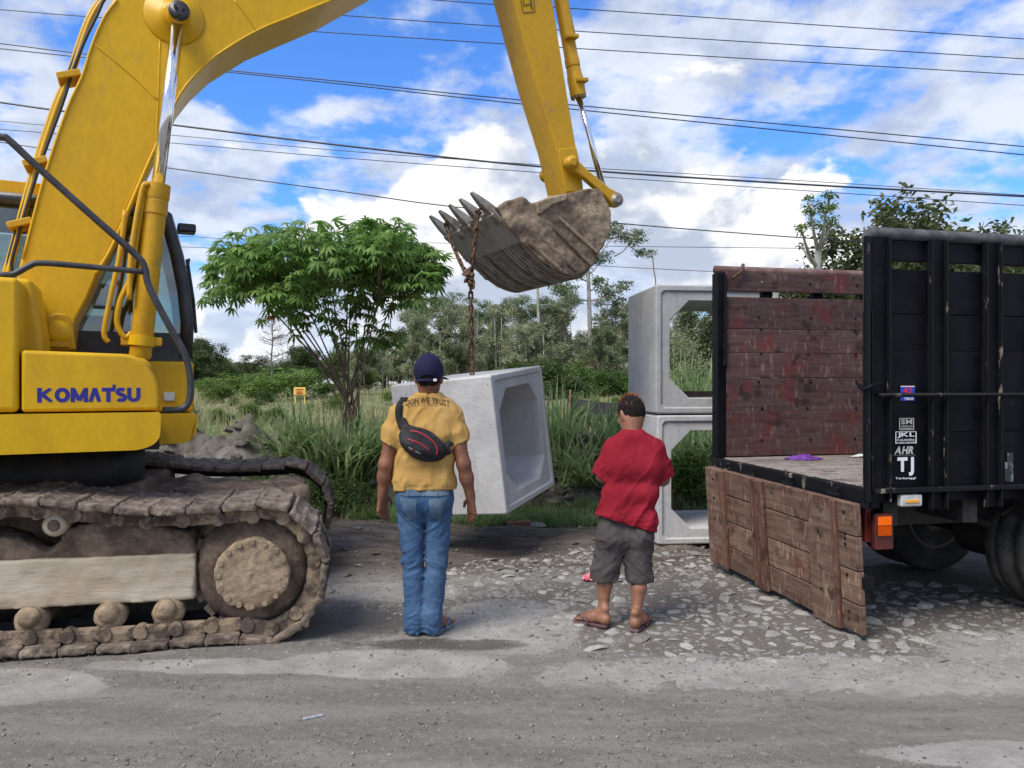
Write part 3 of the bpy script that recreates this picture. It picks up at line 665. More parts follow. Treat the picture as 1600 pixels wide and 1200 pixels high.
# ---- cassava
def cassava():
    Y0 = 10.0; base = at(548, 700, Y0); base.z = Hz(base.x, Y0); e = empty('cassava_tree', Matrix.Translation(base), label='broad cassava tree with many thin stems and hand shaped leaves', cat='tree')
    rg = random.Random(12); tips = []; MB = Matrix.Translation(base)
    def L(px, py, dy=0): return at(px, py, Y0+dy)-base
    crownpts = []
    for i in range(112):                       # stem tips over the dome
        px = rg.uniform(345, 672); u = (px-508)/168; ytop = 352+42*abs(u)**2.2+rg.uniform(-6, 10); ybot = 470-45*abs(u)**2
        py = ytop+(ybot-ytop)*rg.random()**1.35; crownpts.append(L(px, py, rg.uniform(-1.15, 1.15)*(1-.4*abs(u))))
    crownpts += [L(*q, 0) for q in ((335, 440), (350, 425), (402, 358), (580, 345), (600, 340), (620, 352), (683, 400), (676, 412), (560, 350), (470, 485), (540, 500), (590, 505), (610, 515), (520, 478))]
    stems = []
    for k in range(17):
        a = (k-8)/8; stems.append((Vector((rg.uniform(-.12, .12), rg.uniform(-.12, .12), 0)), L(508+a*105+rg.uniform(-10, 10), 468+rg.uniform(-18, 18), rg.uniform(-.6, .6))))
    for k, (s, t) in enumerate(stems):
        m = s*.6+t*.4+Vector((-(t.x-s.x)*.16, 0, .02)); p = spline([s-Vector((0, 0, .15)), s+Vector((0, 0, .18)), m, t], 5)
        mk('stem', tube(p, [.021*(1-.6*i/(len(p)-1)) for i in range(len(p))], 6), STEM, e, MB, True, fix=False)
    tw = []
    for c in crownpts:
        s = min(stems, key=lambda q: (q[1]-c).length)[1]; m = (s+c)/2+Vector((rg.uniform(-.1, .1), rg.uniform(-.1, .1), -.06)); p = spline([s, m, c], 4)
        tw.append(tube(p, [.011*(1-.6*i/(len(p)-1)) for i in range(len(p))], 5))
    mk('twigs', join(tw), STEM, e, MB, fix=False)
    # one hand shaped leaf, stalk along +x, blade hanging from its end
    def leaf(seed):
        r = random.Random(seed); V, F = [], []; V += [(0, -.002, 0), (0, .002, 0), (.16, .002, .015), (.16, -.002, .015)]; F.append((0, 1, 2, 3)); c = Vector((.16, 0, .015))
        for j in range(7):
            a = (j-3)*.62+r.uniform(-.08, .08); l = (.17-.012*abs(j-3))*r.uniform(.85, 1.1); d = Vector((math.cos(a), math.sin(a), -.28-r.uniform(0, .25))).normalized(); s = Vector((-math.sin(a), math.cos(a), 0)); k = len(V)
            for t, w, dz in ((.0, .003, 0), (.35, .016, .01), (.65, .020, .0), (1, .001, -.035)):
                q = c+d*l*t+Vector((0, 0, dz)); V += [tuple(q-s*w), tuple(q+s*w)]
            F += [(k+2*i, k+2*i+1, k+2*i+3, k+2*i+2) for i in range(3)]
        return V, F
    LG = [leaf(s) for s in range(5)]; LMs = [mesh('leaf', q, LM['cass']) for q in LG]; LY = mesh('leaf', LG[0], LM['yel']); restL = []; cnt = 0
    order = sorted(crownpts, key=lambda c: c.y)
    for c in order:
        n = rg.randint(13, 18)
        for j in range(n):
            a = j*2.4+rg.uniform(-.4, .4); el = rg.uniform(-.75, .85); Mx = Matrix.Translation(base+c+Vector((rg.gauss(0, .05), rg.gauss(0, .05), -.018*j+rg.gauss(0, .03)))) @ Matrix.Rotation(a, 4, 'Z') @ Matrix.Rotation(-el, 4, 'Y') @ Matrix.Rotation(rg.uniform(-.4, .4), 4, 'X') @ Matrix.Scale(rg.uniform(.68, 1.02), 4)
            yel = c.z < 2.0 and rg.random() < .10
            if yel: mk('leaf', LY, None, e, Mx)
            elif cnt < 280 and j < 6: mk('leaf', LMs[j % 5], None, e, Mx); cnt += 1
            else: restL.append(xf(LG[j % 5], MB.inverted() @ Mx))
    mk('foliage', join(restL), LM['cass'], e, MB, fix=False, kind='stuff')
cassava()

# ---- shade net and its stake, yellow board, far wires
NET = pm('net', (.055, .055, .055), (.09, .09, .088), 30, rough=.8); WOOD = pm('raw_wood', (.25, .17, .09), (.16, .10, .05), 8, rough=.8)
a, b = at(887, 620, 13), at(1000, 628, 13.6)
fn = empty('net_fence', Matrix.Translation((a.x, a.y, Hz(a.x, a.y))), label='black shade net fence strung behind the bank right of the hanging culvert', cat='fence')
pts = [a+(b-a)*i/8+Vector((0, .02*math.sin(i*2), -.05*math.sin(math.pi*i/8))) for i in range(9)]
V = []; F = []
for p in pts: V += [(p.x, p.y, p.z), (p.x, p.y+.012, p.z), (p.x, p.y+.012, p.z-.42), (p.x, p.y, p.z-.42)]
for i in range(8):
    for k in range(4): F.append((4*i+k, 4*i+(k+1) % 4, 4*i+4+(k+1) % 4, 4*i+4+k))
mk('net', (V, F), NET, fn); mk('stake', tube([(a.x, a.y, Hz(a.x, a.y)-.1), (a.x+.05, a.y, a.z+.12)], .02, 6), WOOD, fn)
mk('stake', tube([(b.x, b.y, Hz(b.x, b.y)-.1), (b.x, b.y, b.z+.1)], .02, 6), WOOD, fn)
SY = pm('board_yellow', (.72, .52, .10), rough=.5); SRD = pm('board_red', (.55, .05, .03), rough=.5)
c = at(468, 612, 26); zb = Hz(c.x, 26); sg = empty('notice_board', Matrix.Translation((c.x, 26, zb)), label='small yellow notice board standing far out in the dry field', cat='sign')
mk('board', box(c.x-.2, c.x+.2, 26, 26.03, c.z-.12, c.z+.15), SY, sg, bevel=.01)
for s in (-.16, .16): mk('leg', box(c.x+s-.02, c.x+s+.02, 26.03, 26.07, zb-.1, c.z+.1), SY, sg)
for k, (w, zz) in enumerate(((.13, .06), (.10, -.02), (.12, -.075))): mk('marking', box(c.x-w, c.x+w, 25.985, 25.997, c.z+zz, c.z+zz+.03), SRD, sg)
WIRE = pm('wire', (.022, .024, .035), rough=.5)
wires = [([(0, 15), (138, 26), (456, 47), (905, 76), (1600, 117)], 1.1, 'third overhead wire from the top'), ([(0, -22), (510, 22), (905, 49), (1600, 92)], 1.1, 'second overhead wire from the top'), ([(0, -60), (680, 0), (905, 14), (1600, 61)], 1.1, 'topmost overhead wire across the sky'),
    ([(0, 68), (113, 82), (340, 108), (540, 128), (820, 157), (1600, 229)], 1.3, 'upper wire of the close pair crossing behind the arm'), ([(0, 76), (113, 88), (340, 111), (540, 132), (820, 163), (1600, 242)], 1.3, 'lower wire of the close pair crossing behind the arm'),
    ([(0, 160), (85, 172), (268, 195), (540, 228), (850, 261), (1200, 285), (1600, 307)], 2.2, 'thickest black overhead cable'), ([(0, 189), (75, 196), (266, 211), (540, 236), (850, 258), (1200, 279), (1600, 305)], .8, 'thin wire running close above the thick cable at right'),
    ([(0, 202), (75, 208), (264, 223), (540, 247), (850, 270), (1200, 294), (1600, 321)], .9, 'thin wire just below the thick cable'), ([(0, 222), (65, 232), (260, 262), (540, 300), (700, 322), (990, 351), (1360, 379), (1600, 392)], 1.3, 'lowest dark wire passing behind the bucket teeth'),
    ([(0, 362), (280, 369), (365, 373), (700, 380), (980, 385), (1250, 388), (1600, 394)], .7, 'thin low wire at the height of the cassava crown'), ([(500, 395), (800, 408), (985, 418), (1130, 425), (1400, 436)], .7, 'lowest thin wire over the culvert stack')]
for i, (pp, w, lab) in enumerate(wires):
    Y = 15+i*.35; P = [at(x, y, Y) for x, y in pp]; P = [P[0]*2-P[1] if (P[0]-P[1]).length > 4 else P[0]+(P[0]-P[1])*3]+P+[P[-1]*2-P[-2]]
    mk('overhead_wire', tube(spline(P, 8), .0085*w*Y/15, 5), WIRE, None, label='%s' % lab, cat='wire', group='overhead wires', fix=False)

# ============================================================ EXCAVATOR
EX, EY = -3.4, 5.45
MU, MS = frame(EX, EY, 12.5), frame(EX, EY, 26)          # undercarriage and swung upper structure
YEL = pm('yellow_paint', (.65, .375, .004), (.53, .295, .008), 2.2, .40, .74, .40, .0006, 30, stretch=(1, 1, .4), spec=.3, coat=.05, fine=.05, mud=(.36, .25, .09), mlo=.60, mhi=.90, ms=3.0)
YEL2 = pm('yellow_paint_worn', (.56, .31, .010), (.50, .27, .012), 2.5, .4, .7, .48, .001, 30, spec=.3, fine=.07, mud=(.30, .22, .12), mlo=.56, mhi=.80, ms=4)
BLK = pm('black_paint', (.018, .018, .020), (.035, .035, .036), 6, rough=.4, bump=.0005, bs=60)
RAILM = pm('rail_grey', (.028, .030, .034), (.05, .05, .052), 9, rough=.45)
RUB = pm('rubber_hose', (.015, .015, .015), rough=.55)
CHR = pm('chrome', (.80, .81, .83), rough=.12, metal=1.)
STL = pm('worn_steel', (.24, .22, .195), (.36, .335, .30), 7, rough=.5, metal=.35, bump=.002, bs=35, mud=(.22, .155, .10), mlo=.46, mhi=.64, ms=5)
LIP = pm('bucket_plate', (.33, .305, .275), (.23, .21, .185), 3, rough=.55, metal=.3, bump=.001, bs=30, mud=(.13, .095, .07), mlo=.58, mhi=.75, ms=5)
MUDD = pm('dark_mud', (.090, .063, .045), (.190, .138, .095), 6, .38, .64, rough=.95, bump=.012, bs=28, fine=.2)
MUDT = pm('tan_mud', (.30, .225, .145), (.19, .135, .085), 5, .42, .66, rough=.95, bump=.010, bs=30, fine=.18)
SHOE = pm('muddy_shoe', (.095, .070, .052), (.205, .160, .120), 9, .38, .64, rough=.9, bump=.016, bs=30, fine=.3, rvar=.22, mud=(.34, .31, .27), mlo=.66, mhi=.74, ms=9)
FRM = pm('muddy_frame', (.40, .32, .22), (.50, .43, .33), 3, .4, .65, rough=.8, bump=.004, bs=30, stretch=(.5, 1, 2), mud=(.20, .145, .09), mlo=.56, mhi=.74, ms=4)
DRK = pm('greasy_black', (.012, .012, .012), (.03, .027, .024), 5, rough=.7)
def glassmat(name, col, rough=.04, alpha=.55):
    if name in MATS: return MATS[name]
    m = bpy.data.materials.new(name); m.use_nodes = True; m.node_tree.nodes.clear(); g = G(m.node_tree)
    a = g.n('ShaderNodeBsdfTransparent'); a.inputs[0].default_value = (*col, 1); b = g.n('ShaderNodeBsdfGlossy'); b.inputs['Roughness'].default_value = rough
    fr = g.n('ShaderNodeFresnel'); fr.inputs[0].default_value = 1.5; x = g.n('ShaderNodeMixShader')
    g.put(x.inputs[0], g.m('MULTIPLY_ADD', fr.outputs[0], 1., alpha*.2)); g.L.new(a.outputs[0], x.inputs[1]); g.L.new(b.outputs[0], x.inputs[2])
    g.L.new(x.outputs[0], g.n('ShaderNodeOutputMaterial').inputs[0]); MATS[name] = m; return m
GLS = glassmat('tinted_glass', (.62, .72, .70))
exc = empty('excavator', MU, label='large yellow crawler excavator with muddy tracks and raised bucket', cat='excavator')
def ex(name, geo, mat, M=MS, parent=None, **kw): return mk(name, geo, mat, parent or exc, M, **kw)

# ---------------- tracks
def track(b0, b1, near):
    f = onb(MU, b0); ca, cz, rr = f(393, 890)[0], .415, .40
    ca = ca if near else TRK[0]; back = ca-3.25
    path = []
    top = cz+rr-.03
    for i in range(41): path.append((back+(ca-back)*i/40, .035))
    for i in range(1, 24): t = -math.pi/2+math.pi*i/24; path.append((ca+rr*math.cos(t)*(1.0), cz+(rr-.0)*math.sin(t)*(.965 if t > 0 else 1)-(.02 if t < 0 else 0)))
    for i in range(41): u = i/40; path.append((ca-(ca-back)*u, top+.075*float(sstep(u, .04, .42))-.025*math.sin(math.pi*min(1, u*2.6))**2*(1 if u < .385 else 0)))
    for i in range(1, 24): t = math.pi/2+math.pi*i/24; path.append((back+rr*math.cos(t), cz+rr*math.sin(t)))
    P = np.array(path); seg = np.linalg.norm(np.roll(P, -1, 0)-P, axis=1); cum = np.concatenate([[0], np.cumsum(seg)]); T = cum[-1]; n = int(round(T/.19))
    tr = ex('crawler_track', tube([(a, (b0+b1)/2, z) for a, z in [((a-ca)*.93+ca if False else a, (z-cz)*.86+cz) for a, z in path]], .045, 6, closed=True), DRK, MU)
    PC = np.concatenate([P, P[:1]])
    for k in range(n):
        s = (k+.37)*T/n; i = np.searchsorted(cum, s)-1; u = (s-cum[i])/(cum[i+1]-cum[i]); q = PC[i]*(1-u)+PC[i+1]*u
        s2 = (s+.08) % T; j = np.searchsorted(cum, s2)-1; u2 = (s2-cum[j])/(cum[j+1]-cum[j]); q2 = PC[j]*(1-u2)+PC[j+1]*u2
        s3 = (s-.08) % T; j = np.searchsorted(cum, s3)-1; u3 = (s3-cum[j])/(cum[j+1]-cum[j]); q3 = PC[j]*(1-u3)+PC[j+1]*u3
        d = q2-q3; ang = math.atan2(d[1], d[0])
        if not (-3.2 < q[0]-EX*0 < 9): continue
        jit = random.uniform(-.012, .012)
        Mx = MU @ Matrix.Translation((q[0], (b0+b1)/2, q[1]+jit*.3)) @ Matrix.Rotation(-ang, 4, 'Y') @ Matrix.Rotation(random.uniform(-.02, .02), 4, 'X')
        w = (b1-b0)/2
        mk('track_shoe', SHOES[k % 5], None, tr, Mx)
        if near: mk('track_link', LINK, None, tr, Mx)
    return ca
# a shoe in its own frame: x along the track, outside at -z (the path runs counter-clockwise)
def shoe_geo(seed):
    S = SDF((-.12, -.35, -.06), (.12, .35, .04), .010)
    prof = [(-.088, .014), (.088, .014), (.090, -.012), (.082, -.028), (.062, -.018), (.02, -.017), (.0, -.024), (-.02, -.017), (-.062, -.018), (-.082, -.028), (-.090, -.012)]
    S.poly(prof, -.325, .325); S.disp(lambda P: .005*fbm(P, 26, 3, seed*5)-.003-.010*np.maximum(0, fbm(P, 7, 2, seed*9)), .04); return S.geo()
SHOES = [mesh('track_shoe', shoe_geo(k), SHOE, True) for k in range(5)]
lk = join([tube([(-.085, -.215, .062), (.085, -.215, .062)], .034, 8), xf(cyl((-.07, -.26, .062), (-.07, -.19, .062), .04, 12), I4), xf(cyl((.075, -.255, .062), (.075, -.2, .062), .03, 12), I4), box(-.085, .085, -.25, -.19, .012, .06)])
LINK = mesh('track_link', lk, pm('link_mud', (.27, .20, .13), (.085, .06, .045), 11, .42, .58, rough=.9, bump=.008, bs=40, rvar=.25))
TRK = [0]; TRK[0] = track(-1.43, -.78, True); track(.78, 1.43, False)
ca = TRK[0]; fN = onb(MU, -1.30)
# final drive and sprocket
def mudlathe(prof, p, amp, seed, n=48):
    V, F = lathe(prof, p, (0, 1, 0), n); A = np.array(V); d = fbm(A, 18, 4, seed)*amp; c = np.array(p); r = A-c; r[:, 1] = 0; L = np.linalg.norm(r, axis=1)[:, None]+1e-6
    A = A+r/L*d[:, None]*.6; A[:, 1] -= np.abs(d)*1.0; return [tuple(v) for v in A], F
fd = ex('final_drive', mudlathe([(.335, .30), (.335, .16), (.30, .12), (.27, .10), (.235, .09)], (ca, -1.40, .40), .02, 3), MUDD, MU, smooth=True)
S = SDF((ca-.26, -1.46, .14), (ca+.26, -1.26, .66), .011); S.poly([(ca+.208*math.cos(t), .40+.208*math.sin(t)) for t in np.linspace(0, 2*math.pi, 40)[:-1]], -1.405, -1.30)
S.disp(lambda P: .007*fbm(P, 26, 4, 2)+.008*fbm(P, 9, 2, 7), .04); ex('hub_cover', S.geo(), MUDT, MU, parent=fd, smooth=True)
for k in range(16):
    a = 2*math.pi*k/16; q = (ca+.185*math.cos(a), -1.40, .40+.185*math.sin(a)); ex('bolt', lathe([(.016, -.012), (.016, .02)], q, (0, 1, 0), 6), MUDT, MU, parent=fd)
for k in range(21):
    a = 2*math.pi*k/21; q = (ca+.335*math.cos(a), -1.2, .40+.335*math.sin(a)); ex('sprocket_tooth', xf(box(-.03, .03, -.04, .04, -.035, .035), Matrix.Translation(q) @ Matrix.Rotation(-a, 4, 'Y')), MUDD, MU, parent=fd)
# track frame beam
fz = lambda px, py: fN(px, py)
a1 = fz(305, 900)[0]; z1, z0 = fz(300, 866)[1], fz(300, 938)[1]
S = SDF((a1-2.9, -1.34, z0-.03), (a1+.05, -.9, z1+.05), .013); S.poly([(a1-2.85, z0+.02), (a1-.0, z0), (a1, z1), (a1-2.85, z1+.02)], -1.30, -.95); S.disp(lambda P: .004*fbm(P, 14, 4, 3), .04)
ex('track_frame', S.geo(), FRM, MU, smooth=True)
S = SDF((a1-2.9, -1.38, z1-.06), (a1+.06, -.9, z1+.28), .018)
S.poly([(a1-2.85, z1-.03), (a1-.01, z1-.03), (a1-.03, z1+.12), (a1-.25, z1+.17), (a1-.5, z1+.20), (a1-.68, z1+.14), (a1-.80, z1+.02), (a1-.95, z1+.13), (a1-1.3, z1+.18), (a1-2.85, z1+.16)], -1.27, -.95)
S.disp(lambda P: .030*fbm(P, 6, 5, 11)-.008, .09); ex('caked_mud', S.geo(), MUDD, MU, smooth=True)
ex('track_frame', box(-2.4, ca+.05, .92, 1.28, .2, .62), MUDD, MU); ex('center_frame', join([box(-.75, .75, -1.0, 1.0, .42, .80), box(-1.3, -.6, -1.1, 1.1, .4, .66), box(.6, 1.3, -1.1, 1.1, .4, .66)]), MUDD, MU, bevel=.03)
S = SDF((-.4, -.75, .55), (1.9, .8, .98), .03)
for cx, cy, r in ((1.35, -.2, .5), (1.0, .35, .45), (.6, -.3, .4), (1.6, .3, .3)): S.ell((cx, cy, .62), (r, .40, .13), .06)
S.disp(lambda P: .05*fbm(P, 7, 4, 2), .12); ex('caked_mud', S.geo(), MUDD, MU, smooth=True)
ex('swing_bearing', lathe([(.72, .78), (.72, 1.04), (.60, 1.06), (.60, 1.12)], (0, 0, 0), (0, 0, 1), 40), DRK, MU, smooth=True)
for px in (48, 172, 262, -90, -210):
    q = fz(px, 955)[0]; ro = ex('track_roller', mudlathe([(.06, -.02), (.085, .0), (.085, .06), (.065, .09), (.065, .3)], (q, -1.30, .18), .01, px), MUDT, MU, smooth=True)
    ex('roller_cap', mudlathe([(.03, -.035), (.055, -.02), (.055, .01)], (q, -1.31, .205), .012, px+5, 20), MUDT, MU, parent=ro, smooth=True)
for px in (89, -260):
    q, zz = fz(px, 806); cr = ex('carrier_roller', lathe([(.02, -.05), (.05, -.05), (.064, -.035), (.066, .12), (.05, .3)], (q, -1.30, .715), (0, 1, 0), 24), FRM, MU, smooth=True); ex('roller_cap', lathe([(.0, -.062), (.03, -.06), (.034, -.045)], (q, -1.30, .715), (0, 1, 0), 16), MUDD, MU, parent=cr)

# ---------------- upper structure, right-hand side
NB = -1.33
fB = onb(MS, NB); A0 = -2.9
af = fB(250, 640)[0]
def rounded(poly, rads, n=5):
    out = []
    for i, (p, r) in enumerate(zip(poly, rads)):
        if r <= 0: out.append(p); continue
        P = Vector(p); u = (Vector(poly[i-1])-P).normalized(); v = (Vector(poly[(i+1) % len(poly)])-P).normalized()
        for k in range(n+1): t = k/n; q = P+u*r*(1-t)**2+v*r*t**2; out.append(tuple(q))
    return out
zs0, zs1 = 1.105, fB(200, 643)[1]; ztop = fB(150, 550)[1]; ap = fB(31, 600)[0]
ex('skirt', prism(rounded([(A0, zs0), (af-.10, zs0+.005), (af, zs0+.05), (af+.005, zs1-.006), (A0, zs1-.006)], [0, .05, .06, .02, 0]), NB-.02, -.5), YEL, bevel=.035, seg=4)
pn = ex('side_panel', prism(rounded([(ap+.006, zs1+.004), (af, zs1+.004), (af-.005, ztop-.16), (af-.12, ztop-.01), (ap+.006, ztop+.005)], [.0, .03, .085, .075, .0], 6), NB, -.62), YEL, bevel=.02, seg=3)
zh = fB(15, 433)[1]
ex('engine_hood', prism([(A0, zs1+.004), (ap-.006, zs1+.004), (ap-.006, zh-.0), (A0, zh+.04)], NB-.005, .2), YEL, bevel=.03, seg=4)
fC = onb(MS, -1.0)
hx = fC(66, 480)[0]; ex('hood_extension', prism([(ap-.3, zs1+.02), (hx+.02, zs1+.02), (hx+.0, ztop+.1), (hx-.05, fC(60, 437)[1]), (ap-.3, fC(40, 432)[1])], -1.02, -.52), YEL, bevel=.03, seg=3)
ex('counterweight', prism(rounded([(A0-.35, 1.12), (A0-.01, 1.12), (A0-.01, 2.05), (A0-.35, 1.95)], [.15, 0, 0, .15]), -1.3, 1.3), YEL, bevel=.05)
ex('deck', box(A0, .62, -.6, .2, 1.12, 1.50), YEL2); ex('revolving_frame', box(-1.2, .80, -.70, .9, 1.06, 1.24), DRK)
# lettering
w0, h0 = fB(58, 629), fB(219, 604); LW, LH = h0[0]-w0[0], h0[1]-w0[1]
BLU = pm('blue_decal', (.018, .016, .22), rough=.4)
def strokes(letter):                       # heavy capital drawn as broad strokes in a unit square
    el = lambda a0, a1, cx=.5, cy=.5, rx=.37, ry=.38: [(cx+rx*math.cos(R(t)), cy+ry*math.sin(R(t))) for t in np.linspace(a0, a1, 22)]
    return {'K': [[(.14, 0), (.14, 1)], [(.2, .46), (.84, 1.0)], [(.3, .56), (.88, 0)]], 'O': [el(0, 360)], 'M': [[(.12, 0), (.12, 1)], [(.88, 0), (.88, 1)], [(.12, .98), (.5, .12)], [(.5, .12), (.88, .98)]], 'A': [[(.12, 0), (.5, 1)], [(.88, 0), (.5, 1)]],
            'T': [[(.0, .87), (1, .87)], [(.5, 0), (.5, .85)]], 'S': [el(35, 270, .5, .71, .34, .17)+el(90, -150, .5, .30, .36, .19)], 'U': [[(.14, 1), (.14, .4)]+el(180, 360, .5, .4, .36, .29)+[(.86, .4), (.86, 1)]]}[letter]
tv, tf = [], []; lev = 0
for ch, u0, u1 in zip('KOMATSU', (0, .165, .315, .49, .615, .755, .87), (.15, .305, .48, .605, .745, .86, 1)):
    for st in strokes(ch):
        pts = [Vector((u0*LW+x*(u1-u0)*LW, y*LH*.93)) for x, y in st]; k = len(tv); n_ = len(pts); lev += 1; hw = LH*.125; ring = (pts[0]-pts[-1]).length < 1e-4
        for i, p in enumerate(pts):
            t = (pts[(i+1) % (n_-1)] if ring else pts[min(i+1, n_-1)])-(pts[(i-1) % (n_-1)] if ring else pts[max(i-1, 0)]); t.normalize(); s_ = Vector((-t.y, t.x))*hw
            tv += [(p.x-s_.x, min(LH*.93, max(0, p.y-s_.y)), -.00012*(lev % 5)), (p.x+s_.x, min(LH*.93, max(0, p.y+s_.y)), -.00012*(lev % 5))]
        tf += [(k+2*i, k+2*i+1, k+2*i+3, k+2*i+2) for i in range(n_-1)]
MT = Matrix(((1, 0, 0, w0[0]), (0, 0, 1, NB-.0012), (0, 1, 0, w0[1]), (0, 0, 0, 1)))
ex('lettering', xf((tv, tf), MT), BLU, parent=pn, fix=False)
ex('lettering', xf((box(LW*.722, LW*.752, LH*.86, LH*1.14, -.0012, -.0002)), MT), BLU, parent=pn)
# front deck piece below the cab, with lamp
fD = onb(MS, -.30); fE = onb(MS, .30)
ac = fE(303, 600)[0]; zc0, zc1 = fE(300, 688)[1], fE(300, 644)[1]; zc2 = fE(300, 566)[1]
ex('cab_base', prism(rounded([(-.7, zc0), (ac-.08, zc0), (ac, zc0+.06), (ac+.005, zc1), (-.7, zc1)], [0, .05, .06, .03, 0]), -.05, 1.34), YEL, bevel=.03, seg=3)
cb = ex('cab_front_panel', prism([(.1, zc1+.012), (ac-.01, zc1+.012), (ac-.015, zc2), (.1, zc2)], .10, 1.32), YEL, bevel=.02)
LMP = pm('lamp_lens', (.62, .62, .60), (.45, .45, .45), 30, rough=.15); fF = onb(MS, .095)
q0, q1 = fF(255, 627), fF(273, 613); ex('work_lamp', box(q0[0], q1[0], .075, .105, q0[1], q1[1]), LMP, parent=cb, bevel=.008)
# ---------------- cab
CB0, CB1 = .14, 1.30; fK = onb(MS, CB0)
zr = 2.86; cab = ex('cab', box(-.62, ac-.10, CB0+.05, CB1-.05, zc2-.05, zc2+.02), BLK)
prof = [fK(299, 560), fK(301, 505), fK(296, 455), fK(285, 400), fK(268, 352)]
prof[-1] = (prof[-1][0], zr-.06)
rear = -.62
for s, b in ((0, CB0), (1, CB1)):
    ex('pillar', tube([(a-.04, b, z) for a, z in prof]+[(prof[-1][0]-.14, b, zr)], .05, 8), BLK, parent=cab, smooth=True)
    ex('pillar', tube([(.12, b, zc2), (.10, b, zr)], .035, 8), BLK, parent=cab, smooth=True)
    ex('pillar', tube([(rear, b, zc2), (rear+.02, b, zr)], .045, 8), BLK, parent=cab, smooth=True)
    ex('lower_panel', prism([(rear, zc2), (prof[0][0]-.03, zc2), (prof[1][0]-.05, zc2+.22), (rear, zc2+.22)], b-.012, b+.012), BLK, parent=cab)
    ex('side_glass', prism([(rear+.03, zc2+.22), (.09, zc2+.22), (.08, zr-.1), (rear+.04, zr-.1)], b-.004, b+.004), GLS, parent=cab)
    ex('side_glass', prism([(.14, zc2+.22), (prof[1][0]-.07, zc2+.22), (prof[2][0]-.07, prof[2][1]), (prof[3][0]-.07, prof[3][1]), (prof[4][0]-.1, zr-.1), (.13, zr-.1)], b-.004, b+.004), GLS, parent=cab)
    ex('roof_rail', tube([(rear, b, zr-.03), (prof[-1][0]-.1, b, zr-.03)], .055, 8), BLK, parent=cab, smooth=True)
V = [];
for a, z in prof: V += [(a-.02, CB0+.05, z), (a-.02, CB1-.05, z)]
ex('windscreen', (V, [(2*i, 2*i+1, 2*i+3, 2*i+2) for i in range(len(prof)-1)]), GLS, parent=cab, fix=False)
ex('rear_glass', box(rear-.01, rear+.0, CB0+.04, CB1-.04, zc2+.45, zr-.1), GLS, parent=cab)
ex('roof', prism(rounded([(rear-.06, zr), (prof[-1][0]-.06, zr), (prof[-1][0]-.16, zr+.09), (rear-.03, zr+.09)], [.02, .04, .06, .05]), CB0-.04, CB1+.04), YEL, parent=cab, bevel=.03, seg=3)
SEAT = pm('seat_green', (.10, .12, .075), (.13, .15, .10), 5, rough=.8)
st_ = ex('seat', join([box(-.42, .14, .42, 1.0, 1.70, 1.88), box(-.50, -.34, .44, .98, 1.86, 2.42), box(-.47, -.36, .56, .86, 2.44, 2.64)]), SEAT, parent=cab, bevel=.04)
ex('console', join([box(-.3, .45, .22, .38, 1.70, 2.02), box(.45, .62, .2, .42, 1.7, 2.12)]), SEAT, parent=cab, bevel=.03)
PAP = pm('notice_paper', (.62, .64, .66), (.50, .52, .56), 30, rough=.7); fP = onb(MS, CB0+.012)
q0, q1 = fP(144, 482), fP(170, 444); ex('notice_sheet', box(q0[0], q1[0], CB0+.008, CB0+.012, q0[1], q1[1]), PAP, parent=cab)
# wiper and mirror at the cab front
fW = onb(MS, .45)
wp = [(*fW(287, 405),), (*fW(297, 470),), (*fW(301, 520),)]
ex('wiper', tube([(a+.025, .45, z) for a, z in wp], .014, 6), BLK, parent=cab); ex('wiper', tube([(wp[0][0]+.04, .45, wp[0][1]), (wp[0][0]+.045, .8, wp[0][1]-.02)], .012, 6), BLK, parent=cab)
q = fW(281, 357); ex('work_lamp', box(q[0]-.02, q[0]+.12, .38, .54, q[1]-.035, q[1]+.035), BLK, parent=cab, bevel=.015)
# ---------------- handrails
fR = onb(MS, -1.22)
def railpts(pp): return [(a, -1.22, z) for a, z in (fR(*p) for p in pp)]
r1 = railpts([(-60, 205), (0, 214), (14, 219), (60, 262), (140, 334), (212, 398), (226, 418), (233, 448), (262, 505), (288, 552), (297, 590), (296, 624), (284, 639), (254, 641)])
ex('handrail', tube(spline(r1, 6), .021, 10), RAILM, smooth=True)
r2 = railpts([(-60, 436), (0, 430), (22, 428), (45, 416), (64, 411), (130, 416), (226, 425)]); ex('handrail', tube(spline(r2, 6), .018, 10), RAILM, smooth=True)

# ---------------- boom
BW = .29; fb = onb(MS, -BW)
ol = [(62, 545), (60, 505), (38, 470), (26, 432), (34, 401), (67, 277), (104, 165), (126, 117), (142, 67), (160, 25), (180, -5), (225, -62), (300, -112), (400, -148), (600, -205), (800, -262), (850, -230), (842, -175), (800, -150), (650, -72), (516, 2), (455, 27), (398, 51), (337, 88), (304, 118), (280, 148), (265, 178), (252, 205), (243, 226), (216, 287), (174, 383), (150, 432), (135, 468), (117, 500), (112, 545)]
op = [fb(*p) for p in ol]
boom = ex('boom', prism(op, -BW, BW), YEL, bevel=.012)
boom.data.materials.append(YEL2)
